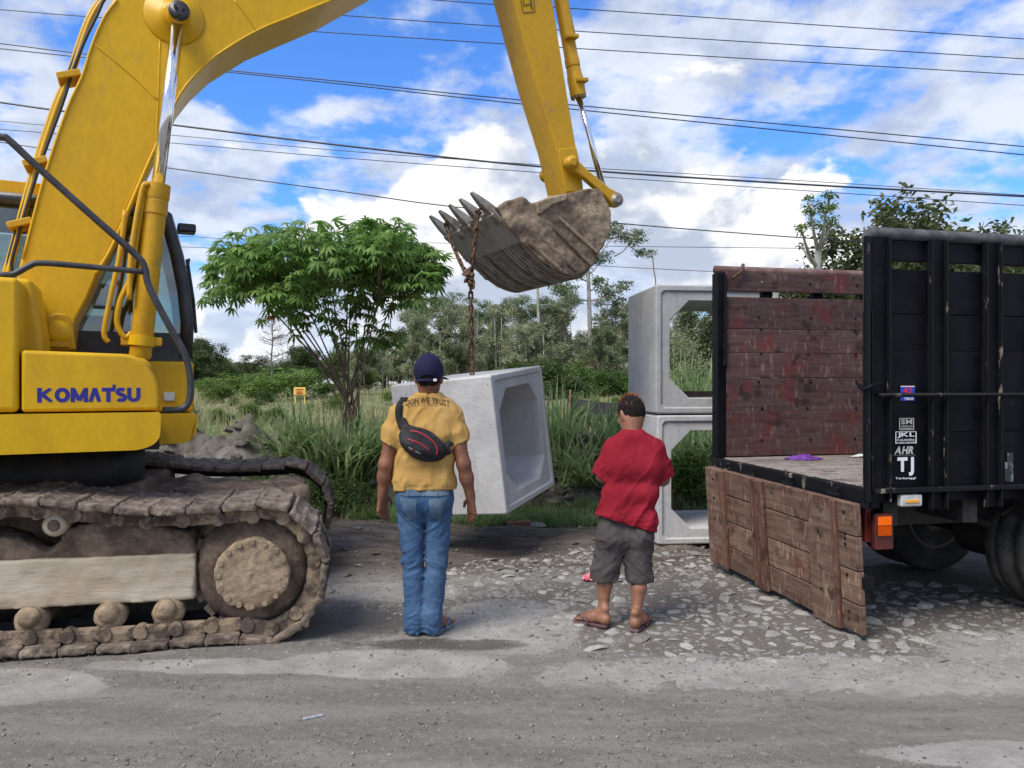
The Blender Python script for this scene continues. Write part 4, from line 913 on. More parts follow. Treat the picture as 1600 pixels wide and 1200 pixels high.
# flange beads and weld seams on the boom side
def strip(pts, b, r, mat, par, name='weld_bead'):
    f = onb(MS, b); return ex(name, tube(spline([(a, b, z) for a, z in (f(*p) for p in pts)], 4), r, 6), mat, parent=par, smooth=True, fix=False)
strip([(36, 404), (68, 281), (105, 170), (128, 120), (144, 70), (163, 27), (183, 0)], -BW-.001, .010, YEL, boom); strip([(150, 428), (176, 384), (218, 287), (245, 226), (254, 205)], -BW-.001, .016, YEL, boom)
strip([(267, 176), (282, 146), (306, 116), (339, 86), (400, 49), (457, 25), (518, 0)], -BW-.001, .010, YEL, boom); strip([(148, 70), (175, 92), (210, 122), (247, 157)], -BW, .006, YEL, boom); strip([(366, 0), (384, 24), (400, 48)], -BW, .006, YEL, boom); strip([(250, 60), (247, 157), (244, 226)], -BW, .005, YEL, boom)
# pin bosses
q = fb(272, 26); ex('boss', lathe([(.205, -.004), (.20, -.012), (.10, -.016), (.085, -.06), (.06, -.07)], (q[0], -BW, q[1]), (0, 1, 0), 36), YEL, parent=boom, smooth=True)
fp = onb(MS, -.52); q = fp(89, 520); ex('boom_foot_boss', lathe([(.02, -.030), (.055, -.03), (.062, -.02), (.085, .0), (.09, .12), (.09, .25)], (q[0], -.50, q[1]), (0, 1, 0), 32), YEL, smooth=True)
qq = [fp(*p) for p in ((60, 548), (64, 515), (70, 496), (85, 488), (103, 490), (113, 506), (117, 546))]; ex('foot_bracket', prism(qq, -.50, -.36), YEL2, bevel=.012); ex('foot_bracket', prism(qq, .36, .50), YEL2, bevel=.012)
qa, qz = fp(70, 540); ex('grease_plate', box(qa, qa+.14, -.53, -.5, qz-.01, qz+.03), YEL2, bevel=.006)
# boom lift cylinders
def vcyl(b, mirror=False):
    f = onb(MS, -.43); q = lambda px, py: (lambda r: (r[0], b, r[1]))(f(px, py))
    s = -1 if b < 0 else 1
    B0, B1, T0 = Vector(q(219, 556)), Vector(q(247, 287)), Vector(q(279, 24))
    ax = (B1-B0).normalized(); L = (B1-B0).length; r = .073
    c = ex('boom_cylinder', lathe([(r*.9, -.02), (r*1.0, .0), (r, L-.42), (r*1.0, L-.23), (r*1.10, L-.22), (r*1.10, L-.13), (r*1.04, L-.125), (r*1.15, L-.10), (r*1.15, L-.008), (r*.8, L)], B0, ax, 28), YEL2, smooth=True); sharp(c)
    ex('rod', cyl(B1-ax*.02, T0-ax*.05, .043, 24), CHR, parent=c, smooth=True)
    ex('rod_eye', lathe([(.075, -.07), (.078, -.06), (.078, .05), (.075, .06)], T0, (0, 1, 0), 28), YEL, parent=c, smooth=True)
    cap_ = ex('pin_cap', lathe([(.0, -.012), (.066, -.01), (.070, 0), (.070, .03)], T0+Vector((0, s*.085, 0)), (0, -s, 0), 28), BLK, parent=c, smooth=True)
    for k in range(3): a = k*2.09+.5; ex('bolt', cyl(T0+Vector((.03*math.cos(a), s*.094, .03*math.sin(a))), T0+Vector((.03*math.cos(a), s*.112, .03*math.sin(a))), .013, 6), BLK, parent=c)
    ex('collar', lathe([(r*1.22, .07), (r*1.22, .14)], B0, ax, 28), YEL, parent=c); ex('clamp_lug', xf(box(-.13, .13, -.03, .03, -.03, .03), Matrix.Translation(B0+ax*.1)), YEL2, parent=c, bevel=.008)
    ex('cylinder_foot', lathe([(.08, -.08), (.085, -.07), (.085, .07), (.08, .08)], B0-ax*.10, (0, 1, 0), 24), YEL2, parent=c, smooth=True)
    # feed pipes
    for o, pp in ((-.10, [(202, 470), (206, 392), (222, 300), (232, 292)]), (-.04, [(170, 535), (163, 520), (172, 470), (187, 400), (196, 330)])):
        ex('pipe', tube(spline([Vector(q(*p))+Vector((0, -s*o*.6, 0)) for p in pp], 5), .018, 8), YEL2, parent=c, smooth=True)
    ex('pipe', tube(spline([Vector(q(*p))+Vector((0, .02*s, 0)) for p in ((226, 300), (215, 360), (205, 430), (188, 470), (183, 505), (195, 527), (206, 520))], 5), .02, 8), YEL, parent=c, smooth=True)
    return c
vcyl(-.43); vcyl(.43)
# pipes and hoses along the boom back
for dxp, b, r, mt in ((-8, -.20, .018, YEL), (-13, -.10, .018, YEL), (-9, .05, .018, YEL), (-5, -.24, .011, RUB), (-10, -.15, .012, RUB)):
    f = onb(MS, b); P = [(12, 520), (24, 430), (33, 396), (66, 272), (103, 160), (125, 112), (141, 62), (158, 20), (182, -14), (225, -70), (300, -120)]
    wob = (lambda i: 4*math.sin(i*2.1)) if mt is RUB else (lambda i: 0)
    ex('boom_pipe' if mt is YEL else 'hose', tube(spline([(a, b, z) for a, z in (f(x+dxp-4+wob(i), y+2) for i, (x, y) in enumerate(P))], 6), r, 8), mt, parent=boom, smooth=True, fix=False)
for p in ((116, 120), (64, 255), (40, 350)):
    q = onb(MS, -.2)(p[0]-4, p[1]); ex('pipe_clamp', xf(box(-.09, .06, -.07, .16, -.02, .025), Matrix.Translation((q[0], -.2, q[1])) @ Matrix.Rotation(R(-20), 4, 'Y')), YEL2, parent=boom, bevel=.006)

# ---------------- arm
AW = .175; fa = onb(MS, -AW)
arm = ex('arm', prism([fa(*p) for p in ((886, 306), (868, 227), (836, 125), (802, 0), (745, -200), (728, -330), (790, -380), (838, -260), (850, -120), (863, 0), (888, 159), (901, 235), (910, 300))], -AW, AW), YEL2, bevel=.01)
q = [fa(*p) for p in ((884, 300), (872, 240), (873, 233), (900, 231), (904, 250), (911, 300))]; ex('reinforcing_plate', prism(q, -AW-.012, -AW), YEL2, parent=arm, bevel=.006)
DEC = pm('decal_dark', (.10, .07, .01), rough=.5)
fq = onb(MS, -AW-.004); d0 = [fq(*p) for p in ((813, -6), (833, -9), (836, 18), (817, 20))]
ex('warning_decal', join([tube([(d0[i][0], -AW-.003, d0[i][1]), (d0[(i+1) % 4][0], -AW-.003, d0[(i+1) % 4][1])], .003, 4) for i in range(4)]+[tube([(x, -AW-.003, z) for x, z in (fq(818, 10), fq(818, 0))], .004, 4), tube([(x, -AW-.003, z) for x, z in (fq(820, 8), fq(828, 6))], .005, 4), tube([(x, -AW-.003, z) for x, z in (fq(829, 0), fq(831, 14))], .008, 4)]), DEC, parent=arm)
# bucket cylinder on the outer side
f0 = onb(MS, 0.); P3 = lambda px, py, b=0.: (lambda r: Vector((r[0], b, r[1])))(onb(MS, b)(px, py))
B0, B1, T0 = P3(862, -80), P3(904, 152), P3(946, 306); ax = (B1-B0).normalized(); L = (B1-B0).length; r = .066
bc = ex('bucket_cylinder', lathe([(r*.9, 0), (r, .05), (r, L-.37), (r*1.08, L-.36), (r*1.08, L-.29), (r, L-.285), (r*1.1, L-.2), (r*1.18, L-.19), (r*1.18, L-.01), (r*.8, L)], B0, ax, 28), YEL2, smooth=True); sharp(bc)
ex('rod', cyl(B1-ax*.02, T0, .03, 20), CHR, parent=bc, smooth=True)
for k in range(12):
    a = 2*math.pi*k/12; u = ax.orthogonal().normalized(); w = ax.cross(u); ex('bolt', cyl(B1+(u*math.cos(a)+w*math.sin(a))*r*1.02-ax*.012, B1+(u*math.cos(a)+w*math.sin(a))*r*1.02+ax*.012, .010, 6), STL, parent=bc)
ex('feed_pipe', tube(spline([P3(*p, -.05) for p in ((874, -60), (880, 0), (893, 60), (899, 95), (906, 122), (911, 128))], 5), .015, 8), YEL2, parent=bc, smooth=True); ex('feed_pipe', tube(spline([P3(*p, .03) for p in ((880, -60), (886, 0), (898, 58))], 5), .015, 8), YEL2, parent=bc, smooth=True)
for px, py in ((893, 59), (908, 127)): q = P3(px, py, -.05); ex('pipe_clamp', xf(box(-.07, .05, -.06, .06, -.018, .018), Matrix.Translation(q) @ Matrix.Rotation(R(-8), 4, 'Y')), YEL2, parent=bc, bevel=.006)
# links between arm, cylinder and bucket
for b in (-.25, .20):
    p, q = P3(891, 255, -.25), P3(961, 313, -.25); p.y = q.y = b; d = q-p; Lk = d.length; an = math.atan2(d.z, d.x)
    pr = [(0, .062), (Lk*.35, .045), (Lk*.8, .048), (Lk, .075), (Lk+.05, .05), (Lk+.07, 0), (Lk+.05, -.05), (Lk, -.075), (Lk*.8, -.05), (Lk*.35, -.04), (0, -.062), (-.05, -.04), (-.065, 0), (-.05, .04)]
    lkk = ex('tilt_link', xf(prism(pr, -.035, .035), Matrix.Translation(p) @ Matrix.Rotation(-an, 4, 'Y')), YEL2, bevel=.012)
    for c, rr, mt in ((p, .062, YEL2), (q, .064, STL)): ex('pin', lathe([(rr*.45, -.062), (rr*.6, -.062), (rr*.62, -.052), (rr, -.045), (rr, .035)], c, (0, 1 if b < 0 else -1, 0), 24), mt, parent=lkk, smooth=True)
ex('pin', cyl(P3(961, 313, -.25), P3(961, 313, -.25)+Vector((0, .5, 0)), .045, 20), STL); q = P3(961, 313, -.25); q.y = 0; e_ = P3(938, 330, 0.)
ex('bucket_link', tube([q, Vector((e_.x, 0, e_.z))], .075, 10), YEL2)

# ---------------- bucket
WB = .56; fk = onb(MS, -WB)
lowp = [(772, 326), (793, 353), (812, 378), (838, 404), (866, 424), (893, 433), (911, 427), (924, 412), (936, 388), (951, 361)]
upp = [(951, 333), (937, 299), (929, 295), (861, 309), (838, 317), (827, 319), (811, 309), (790, 316)]
LO = [fk(*p) for p in lowp]; UP = [fk(*p) for p in upp]
LOS = [(v.x, v.z) for v in spline([(a, 0, z) for a, z in LO], 4)]
bk = ex('bucket', ([], []), LIP); bk.data = mesh('bucket', (lambda n: ([(a, b, z) for b in (-WB, WB) for a, z in LOS], [(i, i+1, n+i+1, n+i) for i in range(n-1)]))(len(LOS)), LIP)
sm_ = bk.modifiers.new('thick', 'SOLIDIFY'); sm_.thickness = .012; sm_.offset = 0
bk.data.polygons.foreach_set('use_smooth', [True]*len(bk.data.polygons))
allp = LO+UP; xs = [p[0] for p in allp]; zs = [p[1] for p in allp]
def side(b, s, amp, seed):
    S = SDF((min(xs)-.06, min(b, b+s*.09)-.06, min(zs)-.06), (max(xs)+.06, max(b, b+s*.09)+.06, max(zs)+.06), .0125); S.poly(allp, b, b+s*.045)
    if s < 0:
        for px, py, r in ((800, 347, .06), (832, 347, .08), (816, 355, .08), (845, 365, .08), (852, 392, .07), (872, 405, .07)):
            a, z = fk(px, py); S.ell((a, b-.040, z), (r*1.2, .022, r*.9), .04)
    S.disp(lambda P: amp*fbm(P, 13, 5, seed)+amp*.5*fbm(P*np.array([1, 1, 1.]), 3, 2, seed+3)-.004, .08); return S.geo()
MUDB = pm('bucket_mud', (.33, .25, .165), (.15, .105, .072), 2.2, .38, .62, rough=.95, bump=.014, bs=24, fine=.22)
ex('side_plate', side(-WB, -1, .010, 4), MUDB, parent=bk, smooth=True); ex('side_plate', side(WB, 1, .012, 9), MUDB, parent=bk, smooth=True)
# wear bars on the near side plate, mud in the bucket's mouth, ribbed wear strips on the floor
for pa, pb in (((852, 350), (918, 415)), ((838, 370), (895, 424)), ((868, 342), (930, 398)), ((822, 380), (872, 424))):
    u, v = fk(*pa), fk(*pb); ex('wear_bar', tube([(u[0], -WB-.055, u[1]), (v[0], -WB-.055, v[1])], .016, 6), MUDB, parent=bk)
u = [fk(*p) for p in ((832, 318), (861, 309), (880, 306), (878, 316), (858, 322), (838, 338), (834, 338))]; ex('side_cutter', prism(u, -WB-.085, -WB), MUDB, parent=bk, bevel=.01)
fine = [Vector((a, 0, z)) for a, z in LO[2:9]]; fs = spline(fine, 5); nor = []
for i in range(len(fs)):
    t = fs[min(i+1, len(fs)-1)]-fs[max(i-1, 0)]; nor.append(Vector((t.z, 0, -t.x)).normalized())
if nor[0].z > 0: nor = [-q for q in nor]
for k in range(17):
    b = -WB+.03+(2*WB-.06)*k/16; V = []; F = []
    for p, q in zip(fs, nor):
        for dbb, hh in ((-.013, -.005), (-.011, .022), (.011, .022), (.013, -.005)): V.append((p.x+q.x*hh, b+dbb, p.z+q.z*hh))
    for i in range(len(fs)-1):
        for j in range(3): F.append((4*i+j, 4*i+j+1, 4*i+5+j, 4*i+4+j))
    F += [(0, 1, 2, 3), tuple(4*(len(fs)-1)+j for j in range(4))]; ex('wear_strip', (V, F), STL if k % 5 else MUDD, parent=bk)
l0, l1, l2 = [Vector((a, 0, z)) for a, z in (LO[0], LO[1], LO[2])]; nl = Vector(((l2-l0).z, 0, -(l2-l0).x)).normalized(); nl = -nl if nl.z > 0 else nl
ex('lip_plate', ([tuple(p+nl*h+Vector((0, b, 0))) for b in (-WB-.01, WB+.01) for p in (l0, l1, l2) for h in (.004, .022)], [(1, 3, 9, 7), (3, 5, 11, 9), (0, 6, 8, 2), (2, 8, 10, 4), (0, 1, 7, 6), (4, 10, 11, 5), (0, 2, 3, 1), (2, 4, 5, 3), (6, 7, 9, 8), (8, 9, 11, 10)]), LIP, parent=bk)
td = (l0-l1).normalized(); td = (td*.8+Vector((-1, 0, .45)).normalized()*.55).normalized(); tn = Vector((td.z, 0, -td.x)); tn = -tn if tn.z > 0 else tn
for k in range(5):
    b = -WB+.06+(2*WB-.12)*k/4; o = l0-td*.10+nl*.01; V = []; F = []
    for t, wd_, th in ((-.02, .062, .045), (.08, .064, .050), (.085, .052, .040), (.17, .044, .034), (.27, .030, .020), (.325, .022, .008)):
        c = o+td*t
        for sb, sn in ((-1, -1), (1, -1), (1, 1), (-1, 1)): V.append(tuple(c+Vector((0, b+sb*wd_, 0))+tn*sn*th))
    for i in range(5):
        for j in range(4): F.append((4*i+j, 4*i+(j+1) % 4, 4*i+4+(j+1) % 4, 4*i+4+j))
    F += [(3, 2, 1, 0), (20, 21, 22, 23)]; tt = ex('tooth', (V, F), STL, parent=bk, bevel=.008); 
S = SDF((min(xs), -WB+.02, min(zs)), (max(xs)+.02, WB-.02, max(zs)+.1), .03); S.poly([LO[2], LO[4], LO[6], LO[8], UP[1], UP[3], (UP[5][0], UP[5][1]-.03)], -WB+.03, WB-.03); S.disp(lambda P: .04*fbm(P, 5, 4, 8)+.02, .1); ex('soil_load', S.geo(), MUDD, parent=bk, smooth=True)

# ============================================================ CHAIN
RST = pm('rusty_chain', (.10, .052, .028), (.20, .115, .065), 20, rough=.85, metal=.2, bump=.002, bs=90, rvar=.25)
def link_mesh(L, r):
    pts = [(L*.5*(1 if abs(t) < math.pi/2 else -1)+.55*L*.42*math.cos(t), .42*L*.8*math.sin(t)*.9, 0) for t in np.linspace(-math.pi, math.pi, 13)[:-1]]
    return mesh('link', tube(pts, r, 6, closed=True), RST, True)
LKM = link_mesh(.050, .0095)
knot = at(735, 436, 6.62); bottom = at(739, 586, 6.95); tA = at(746, 332, 6.45); tB = at(697, 352, 6.95); bottom = Vector((-.36, 6.95, 1.585))
ch = empty('lifting_chain', Matrix.Translation(bottom), label='rusty steel chain looped from the bucket teeth to the hanging culvert', cat='chain')
def run(p, q, sag=0):
    n = int((q-p).length/.056); pts = [p+(q-p)*t+Vector((0, 0, -sag*4*t*(1-t))) for t in np.linspace(0, 1, n+1)]
    for i in range(n):
        d = (pts[i+1]-pts[i]).normalized(); Mx = Matrix.Translation((pts[i]+pts[i+1])/2) @ d.to_track_quat('X', 'Z').to_matrix().to_4x4() @ Matrix.Rotation(R(90*(i % 2)+random.uniform(-15, 15)), 4, 'X'); mk('link', LKM, None, ch, Mx)
run(tA, knot, .03); run(tB, knot, .05); run(knot, bottom)
for k in range(9):
    Mx = Matrix.Translation(knot+Vector((random.gauss(0, .018), random.gauss(0, .018), -.05+.02*k*.7))) @ Matrix.Rotation(random.uniform(0, 6), 4, Vector((random.random(), random.random(), random.random())).normalized()); mk('link', LKM, None, ch, Mx)
run(tA, tA+Vector((.02, .12, .02))); run(tB, tB+Vector((.02, -.12, .02))); run(tA+Vector((-.03, 0, .0)), tA+Vector((.05, 0, .05)))

# ============================================================ CULVERT BOXES
def concmat(name, warm=1.):
    m = bpy.data.materials.new(name); m.use_nodes = True; m.node_tree.nodes.clear(); g = G(m.node_tree)
    p = g.n('ShaderNodeTexCoord').outputs['Object']
    a = g.noise(p, 2.0, 6, .6); b_ = g.noise(p, 14, 5, .65); st = g.noise(g.v('MULTIPLY', p, (5, 5, .7)), 2.2, 5, .6)
    col = g.mix(g.step(a, .35, .65), (.42*warm**3, .417*warm**3, .408*warm**3), (.53*warm**3, .522*warm**3, .505*warm**3))
    col = g.mix(g.m('MULTIPLY', g.step(st, .56, .74), .40 if warm > .95 else .85), col, (.30, .292, .275))
    col = g.mix(g.m('MULTIPLY', g.step(b_, .55, .72), .7), col, (.33, .32, .30)); fl_ = g.noise(g.v('MULTIPLY', p, (1, 1, 1)), .9, 3, .5); col = g.mix(g.m('MULTIPLY', g.step(fl_, .52, .66), .45), col, (.34, .335, .32))
    pits = g.step(g.voro(p, 26), .13, .06); pk = g.m('MULTIPLY', pits, g.step(g.noise(p, 5, 2), .46, .56)); col = g.mix(pk, col, (.20, .195, .185))
    b = g.n('ShaderNodeBsdfPrincipled'); g.put(b.inputs['Base Color'], col); b.inputs['Roughness'].default_value = .82; b.inputs['Specular IOR Level'].default_value = .35
    bn = g.n('ShaderNodeBump'); bn.inputs['Distance'].default_value = .006; g.put(bn.inputs['Height'], g.m('SUBTRACT', b_, pk)); g.L.new(bn.outputs[0], b.inputs['Normal'])
    g.L.new(b.outputs[0], g.n('ShaderNodeOutputMaterial').inputs[0]); return m
CON1, CON2 = concmat('concrete_fresh'), concmat('concrete_weathered', .93)
def culvert(mat):
    # local: open end at x = 0, body towards -x; y across 0..1.2, z 0..1.2
    W, L, t, hc, ch = 1.2, 1.0, .150, .19, .018
    def ring(o, i, c, x):                      # outer square (cut corners ch) and octagonal opening
        out = [(x, o+ch, o), (x, W-o-ch, o), (x, W-o, o+ch), (x, W-o, W-o-ch), (x, W-o-ch, W-o), (x, o+ch, W-o), (x, o, W-o-ch), (x, o, o+ch)]
        inn = [(x, i+c, i), (x, W-i-c, i), (x, W-i, i+c), (x, W-i, W-i-c), (x, W-i-c, W-i), (x, i+c, W-i), (x, i, W-i-c), (x, i, i+c)]
        return out, inn
    V, F = [], []; rings = []
    # profile from the outside, over the stepped front rim, through the inside, round the back
    o0, _ = ring(0, t, hc, -L+.02); o1, _ = ring(0, t, hc, -.015); o2, _ = ring(.012, t, hc, 0); _, s1 = ring(0, .055, .03, 0); _, s2 = ring(0, .062, .034, -.020); _, n1 = ring(0, t-.006, hc, -.020); _, n2 = ring(0, t, hc, -L); o3, _ = ring(.015, t, hc, -L)
    rings = [o0, o1, o2, s1, s2, n1, n2, o3]
    for r in rings: V += r
    n = len(rings)
    for a in range(n):
        for k in range(8): b = (a+1) % n; F.append((a*8+k, a*8+(k+1) % 8, b*8+(k+1) % 8, b*8+k))
    return V, F
def rodr(r):
    v = Vector(r); return Matrix.Rotation(v.length, 4, v.normalized())
HB = Matrix.Translation((-.0447, 6.5102, .3878)) @ rodr((.0701, -.1045, -.4113))
hb = mk('box_culvert', culvert(CON1), CON1, None, HB, bevel=.006, label='tilted grey concrete box culvert hanging in the air from the chain', cat='culvert', group='concrete box culverts')
SB = frame(1.335, 7.08, 0) @ Matrix.Rotation(R(-90+6), 4, 'Z')
# open end faces the viewer: local x -> -Y, local y -> +X
SB = Matrix.Translation((1.335, 7.08, 0)) @ Matrix(((math.sin(R(6)), math.cos(R(6)), 0, 0), (-math.cos(R(6)), math.sin(R(6)), 0, 0), (0, 0, 1, 0), (0, 0, 0, 1)))
mk('box_culvert', culvert(CON1), CON1, None, SB @ Matrix.Translation((0, 0, .012)), bevel=.006, label='lower concrete box culvert of the upright stack, standing on the ground', cat='culvert', group='concrete box culverts')
mk('box_culvert', culvert(CON2), CON2, None, SB @ Matrix.Translation((-.015, -.01, 1.222)), bevel=.006, label='weathered upper concrete box culvert, top of the upright stack', cat='culvert', group='concrete box culverts')
# rusty beam lying inside the upper box, thin twig standing behind it
RUSTB = pm('rusty_beam', (.07, .045, .035), (.13, .08, .055), 8, rough=.9)
bp = SB @ Matrix.Translation((-.015, -.01, 1.222)); mk('steel_beam', box(-.72, -.62, .16, 1.06, .128, .205), RUSTB, None, bp, bevel=.006, label='dark rusty beam lying inside the upper culvert', cat='beam')
q = at(1023, 446, 7.9); mk('thin_twig', tube(spline([(q.x, q.y, 2.40), (q.x+.01, q.y, 2.55), (q.x-.01, q.y, 2.68), (q.x-.02, q.y, 2.80)], 4), .006, 5), WOOD, None, label='thin bare twig sticking up behind the upper culvert', cat='twig')

# ============================================================ TRUCK
TR = frame(2.06, 4.45, 12); TW, TLn = 1.86, 4.2
tb = pm('truck_black', (.0028, .003, .005), (.006, .006, .009), 3, rough=.45, bump=.001, bs=14, fine=.1, mud=(.10, .095, .085), mlo=.70, mhi=.78, ms=22, spec=.14)
tedge = pm('worn_black_edge', (.006, .006, .008), (.22, .19, .15), 11, .57, .66, rough=.6, spec=.2, stretch=(1, 1, .35), bump=.001, bs=40)
trail = pm('weathered_rail', (.055, .058, .062), (.10, .10, .10), 12, rough=.8, bump=.004, bs=50)
def plankmat(name, c1, c2, c3, str_=(.6, 6, 6)):
    if name in MATS: return MATS[name]
    m = bpy.data.materials.new(name); m.use_nodes = True; m.node_tree.nodes.clear(); g = G(m.node_tree)
    p = g.n('ShaderNodeTexCoord').outputs['Object']; rnd = g.n('ShaderNodeObjectInfo').outputs['Random']; p = g.v('ADD', p, g.comb(0, g.m('MULTIPLY', rnd, 17), g.m('MULTIPLY', rnd, 31)))
    gr = g.noise(g.v('MULTIPLY', p, str_), 5, 7, .65); bl = g.noise(p, 3.0, 6, .65); sc = g.noise(g.v('MULTIPLY', p, (4.5, 4.5, 1.1)), 7, 5, .72)
    col = g.mix(g.step(gr, .35, .65), c1, c2); col = g.mix(g.step(bl, .50, .66), col, c3); col = g.mix(g.m('MULTIPLY', g.step(sc, .54, .70), .75), col, tuple(min(1, x*2.2+.03) for x in c2))
    dk = g.step(g.noise(g.v('ADD', p, (4, 4, 4)), 7, 4, .6), .56, .68); col = g.mix(g.m('MULTIPLY', dk, .75), col, tuple(x*.3 for x in c1))
    k = g.step(rnd, 0, 1, .82, 1.15); col = g.mix(1, col, g.comb(k, k, k), 'MULTIPLY')
    b = g.n('ShaderNodeBsdfPrincipled'); g.put(b.inputs['Base Color'], col); b.inputs['Roughness'].default_value = .75; b.inputs['Specular IOR Level'].default_value = .35
    bn = g.n('ShaderNodeBump'); bn.inputs['Distance'].default_value = .004; g.put(bn.inputs['Height'], g.m('ADD', gr, g.m('MULTIPLY', sc, .4))); g.L.new(bn.outputs[0], b.inputs['Normal'])
    g.L.new(b.outputs[0], g.n('ShaderNodeOutputMaterial').inputs[0]); MATS[name] = m; return m
PRED = plankmat('plank_red_paint', (.062, .030, .027), (.098, .060, .053), (.125, .028, .026)); PTAIL = plankmat('plank_bare_brown', (.120, .068, .047), (.200, .133, .094), (.098, .040, .028), (6, .6, 6)); PFLOOR = plankmat('plank_floor', (.20, .165, .14), (.29, .25, .22), (.16, .12, .10))
PTRIM = plankmat('batten_red_brown', (.10, .045, .032), (.16, .085, .058), (.07, .028, .022), (6, 6, .6))
trk = empty('truck', TR, label='flatbed truck with black planked side, brown inner boards and lowered tailgate', cat='truck')
def tk(name, geo, mat, parent=None, **kw): return mk(name, geo, mat, parent or trk, TR, **kw)
fT = onb(TR, -.05); fT0 = onb(TR, 0); fF_ = onb(TR, TW-.06)
ztop_, zmid, zbot = fT(1372, 362)[1], fT(1390, 617)[1], fT(1370, 768)[1]
zfl = .90
# near side
ns = tk('side_board', box(0.02, TLn, .0, .02, zbot, zbot+.02), tb)
zslot0, zslot1 = fT0(1420, 421)[1], fT0(1420, 409)[1]
lines = [zbot+.01, fT0(1420, 676)[1], fT0(1420, 549)[1], fT0(1420, 491)[1], zslot0]
for z0_, z1_ in list(zip(lines[:-1], lines[1:]))+[(zslot1, ztop_-.03)]: tk('plank', box(.05, TLn, .0+random.uniform(-.003, .003), .035, z0_+.001, z1_-.001), tb, ns, bevel=.004)
posts = [(1357, 1391), (1455, 1480), (1541, 1565)]
pa = [(fT(a, 500)[0], fT(b, 500)[0]) for a, b in posts]; step_ = pa[2][0]-pa[1][0]; w_ = pa[1][1]-pa[1][0]
pa += [(pa[2][0]+step_*k, pa[2][0]+step_*k+w_) for k in range(1, 12) if pa[2][0]+step_*k < TLn-.1]
for k, (x0, x1) in enumerate(pa):
    lo = zbot-.115 if k else zbot-.06
    ps = tk('post', join([box(x0, x1, -.030, -.002, lo, ztop_-.02)]), tb, ns, bevel=.004)
    for x in (x0, x1-.008): tk('post_flange', box(x, x+.008, -.062, -.0305, lo, ztop_-.03), tedge, ns, bevel=.002)
tk('top_rail', tube(spline([(.005, .02, ztop_-.05), (.02, -.01, ztop_), (.2, -.01, ztop_), (1.5, -.01, ztop_-.005), (TLn, -.01, ztop_)], 5), .034, 10), trail, ns, smooth=True)
tk('middle_rod', cyl((.02, -.07, zmid), (TLn, -.07, zmid), .011, 10), tedge, ns, smooth=True); tk('bottom_rail', box(-.0, TLn, -.068, -.032, zbot-.012, zbot+.016), tedge, ns, bevel=.004)
cp = tk('corner_post', box(.004, .06, -.028, .05, zbot-.10, ztop_-.03), tb, ns, bevel=.005); tk('corner_flange', box(-.006, .003, -.05, .035, zbot, ztop_-.45), tedge, ns, bevel=.002); tk('corner_flange', box(-.004, .003, .0, .035, ztop_-.45, ztop_-.06), PFLOOR, ns, bevel=.002)
tk('latch', tube(spline([(-.06, .0, zmid+.06), (-.06, -.05, zmid+.03), (-.03, -.075, zmid+.05), (.03, -.075, zmid+.07)], 4), .012, 6), tb, ns)
# far side, brown boards
zt2 = fF_(1135, 420)[1]; fs_ = tk('side_board', box(.06, TLn, TW+.002, TW+.02, zfl, zfl+.02), tb)
zl = [zfl+.01]+[fF_(1250, y)[1] for y in (642, 590, 552, 515, 466)]
for z0_, z1_ in list(zip(zl[:-1], zl[1:]))+[(fF_(1250, 457)[1], zt2-.02)]: tk('plank', box(.06, TLn, TW-.045+random.uniform(-.003, .003), TW, z0_+.001, z1_-.001), PRED, fs_, bevel=.004)
for x in np.arange(.42, TLn, .47): tk('post', box(x, x+.09, TW+.021, TW+.07, zfl-.05, zt2), tb, fs_)
tk('top_rail', tube([(-.02, TW, zt2), (TLn, TW, zt2)], .034, 10), pm('rail_red', (.10, .05, .045), (.16, .10, .09), 9, rough=.8), fs_, smooth=True)
tk('corner_post', join([box(-.02, .055, TW-.05, TW+.05, zfl-.05, zt2-.03)]), tb, fs_, bevel=.006); tk('corner_flange', box(.03, .05, TW-.075, TW-.052, zfl+.75, zt2-.05), tedge, fs_, bevel=.003)
for k, x in enumerate((.36, .80, 1.25)):
    for z in (zfl+.14, zfl+.40, zfl+.62, zfl+.85, zfl+1.05, zfl+1.15, zt2-.1): tk('bolt', lathe([(.011, 0), (.008, -.008)], (x+random.uniform(-.02, .02), TW-.047, z), (0, 1, 0), 8), tedge, fs_)
tk('bolt_chain', tube(spline([(.09, TW-.09, zt2-.08), (.13, TW-.09, zt2-.05), (.17, TW-.09, zt2-.02), (.2, TW-.06, zt2+.04)], 4), .014, 6), RST, fs_)
# headboard and floor
hbd = tk('headboard', box(TLn, TLn+.03, 0, TW, zfl, zfl+.03), tb)
for k in range(6): tk('plank', box(TLn-.04, TLn, .04, TW-.05, zfl+.01+k*.25, zfl+.255+k*.25), PRED, hbd)
fl = tk('bed_floor', box(.05, TLn, .04, TW, zfl-.10, zfl-.045), tb)
for k in range(10): w = (TW-.06)/10; tk('plank', box(.03+random.uniform(-.01, .01), TLn, .04+k*w+.002, .04+(k+1)*w-.002, zfl-.044, zfl+random.uniform(-.003, .003)), PFLOOR, fl, bevel=.003)
sill = tk('rear_sill', box(-.025, .028, -.02, TW+.03, zfl-.13, zfl-.004), tedge, bevel=.008)
for b in (.25, .75, 1.25, 1.65): tk('hinge', join([cyl((-.04, b-.06, zfl-.075), (-.04, b+.06, zfl-.075), .017, 8), box(-.045, -.0255, b-.04, b+.04, zfl-.10, zfl-.03)]), tedge, sill)
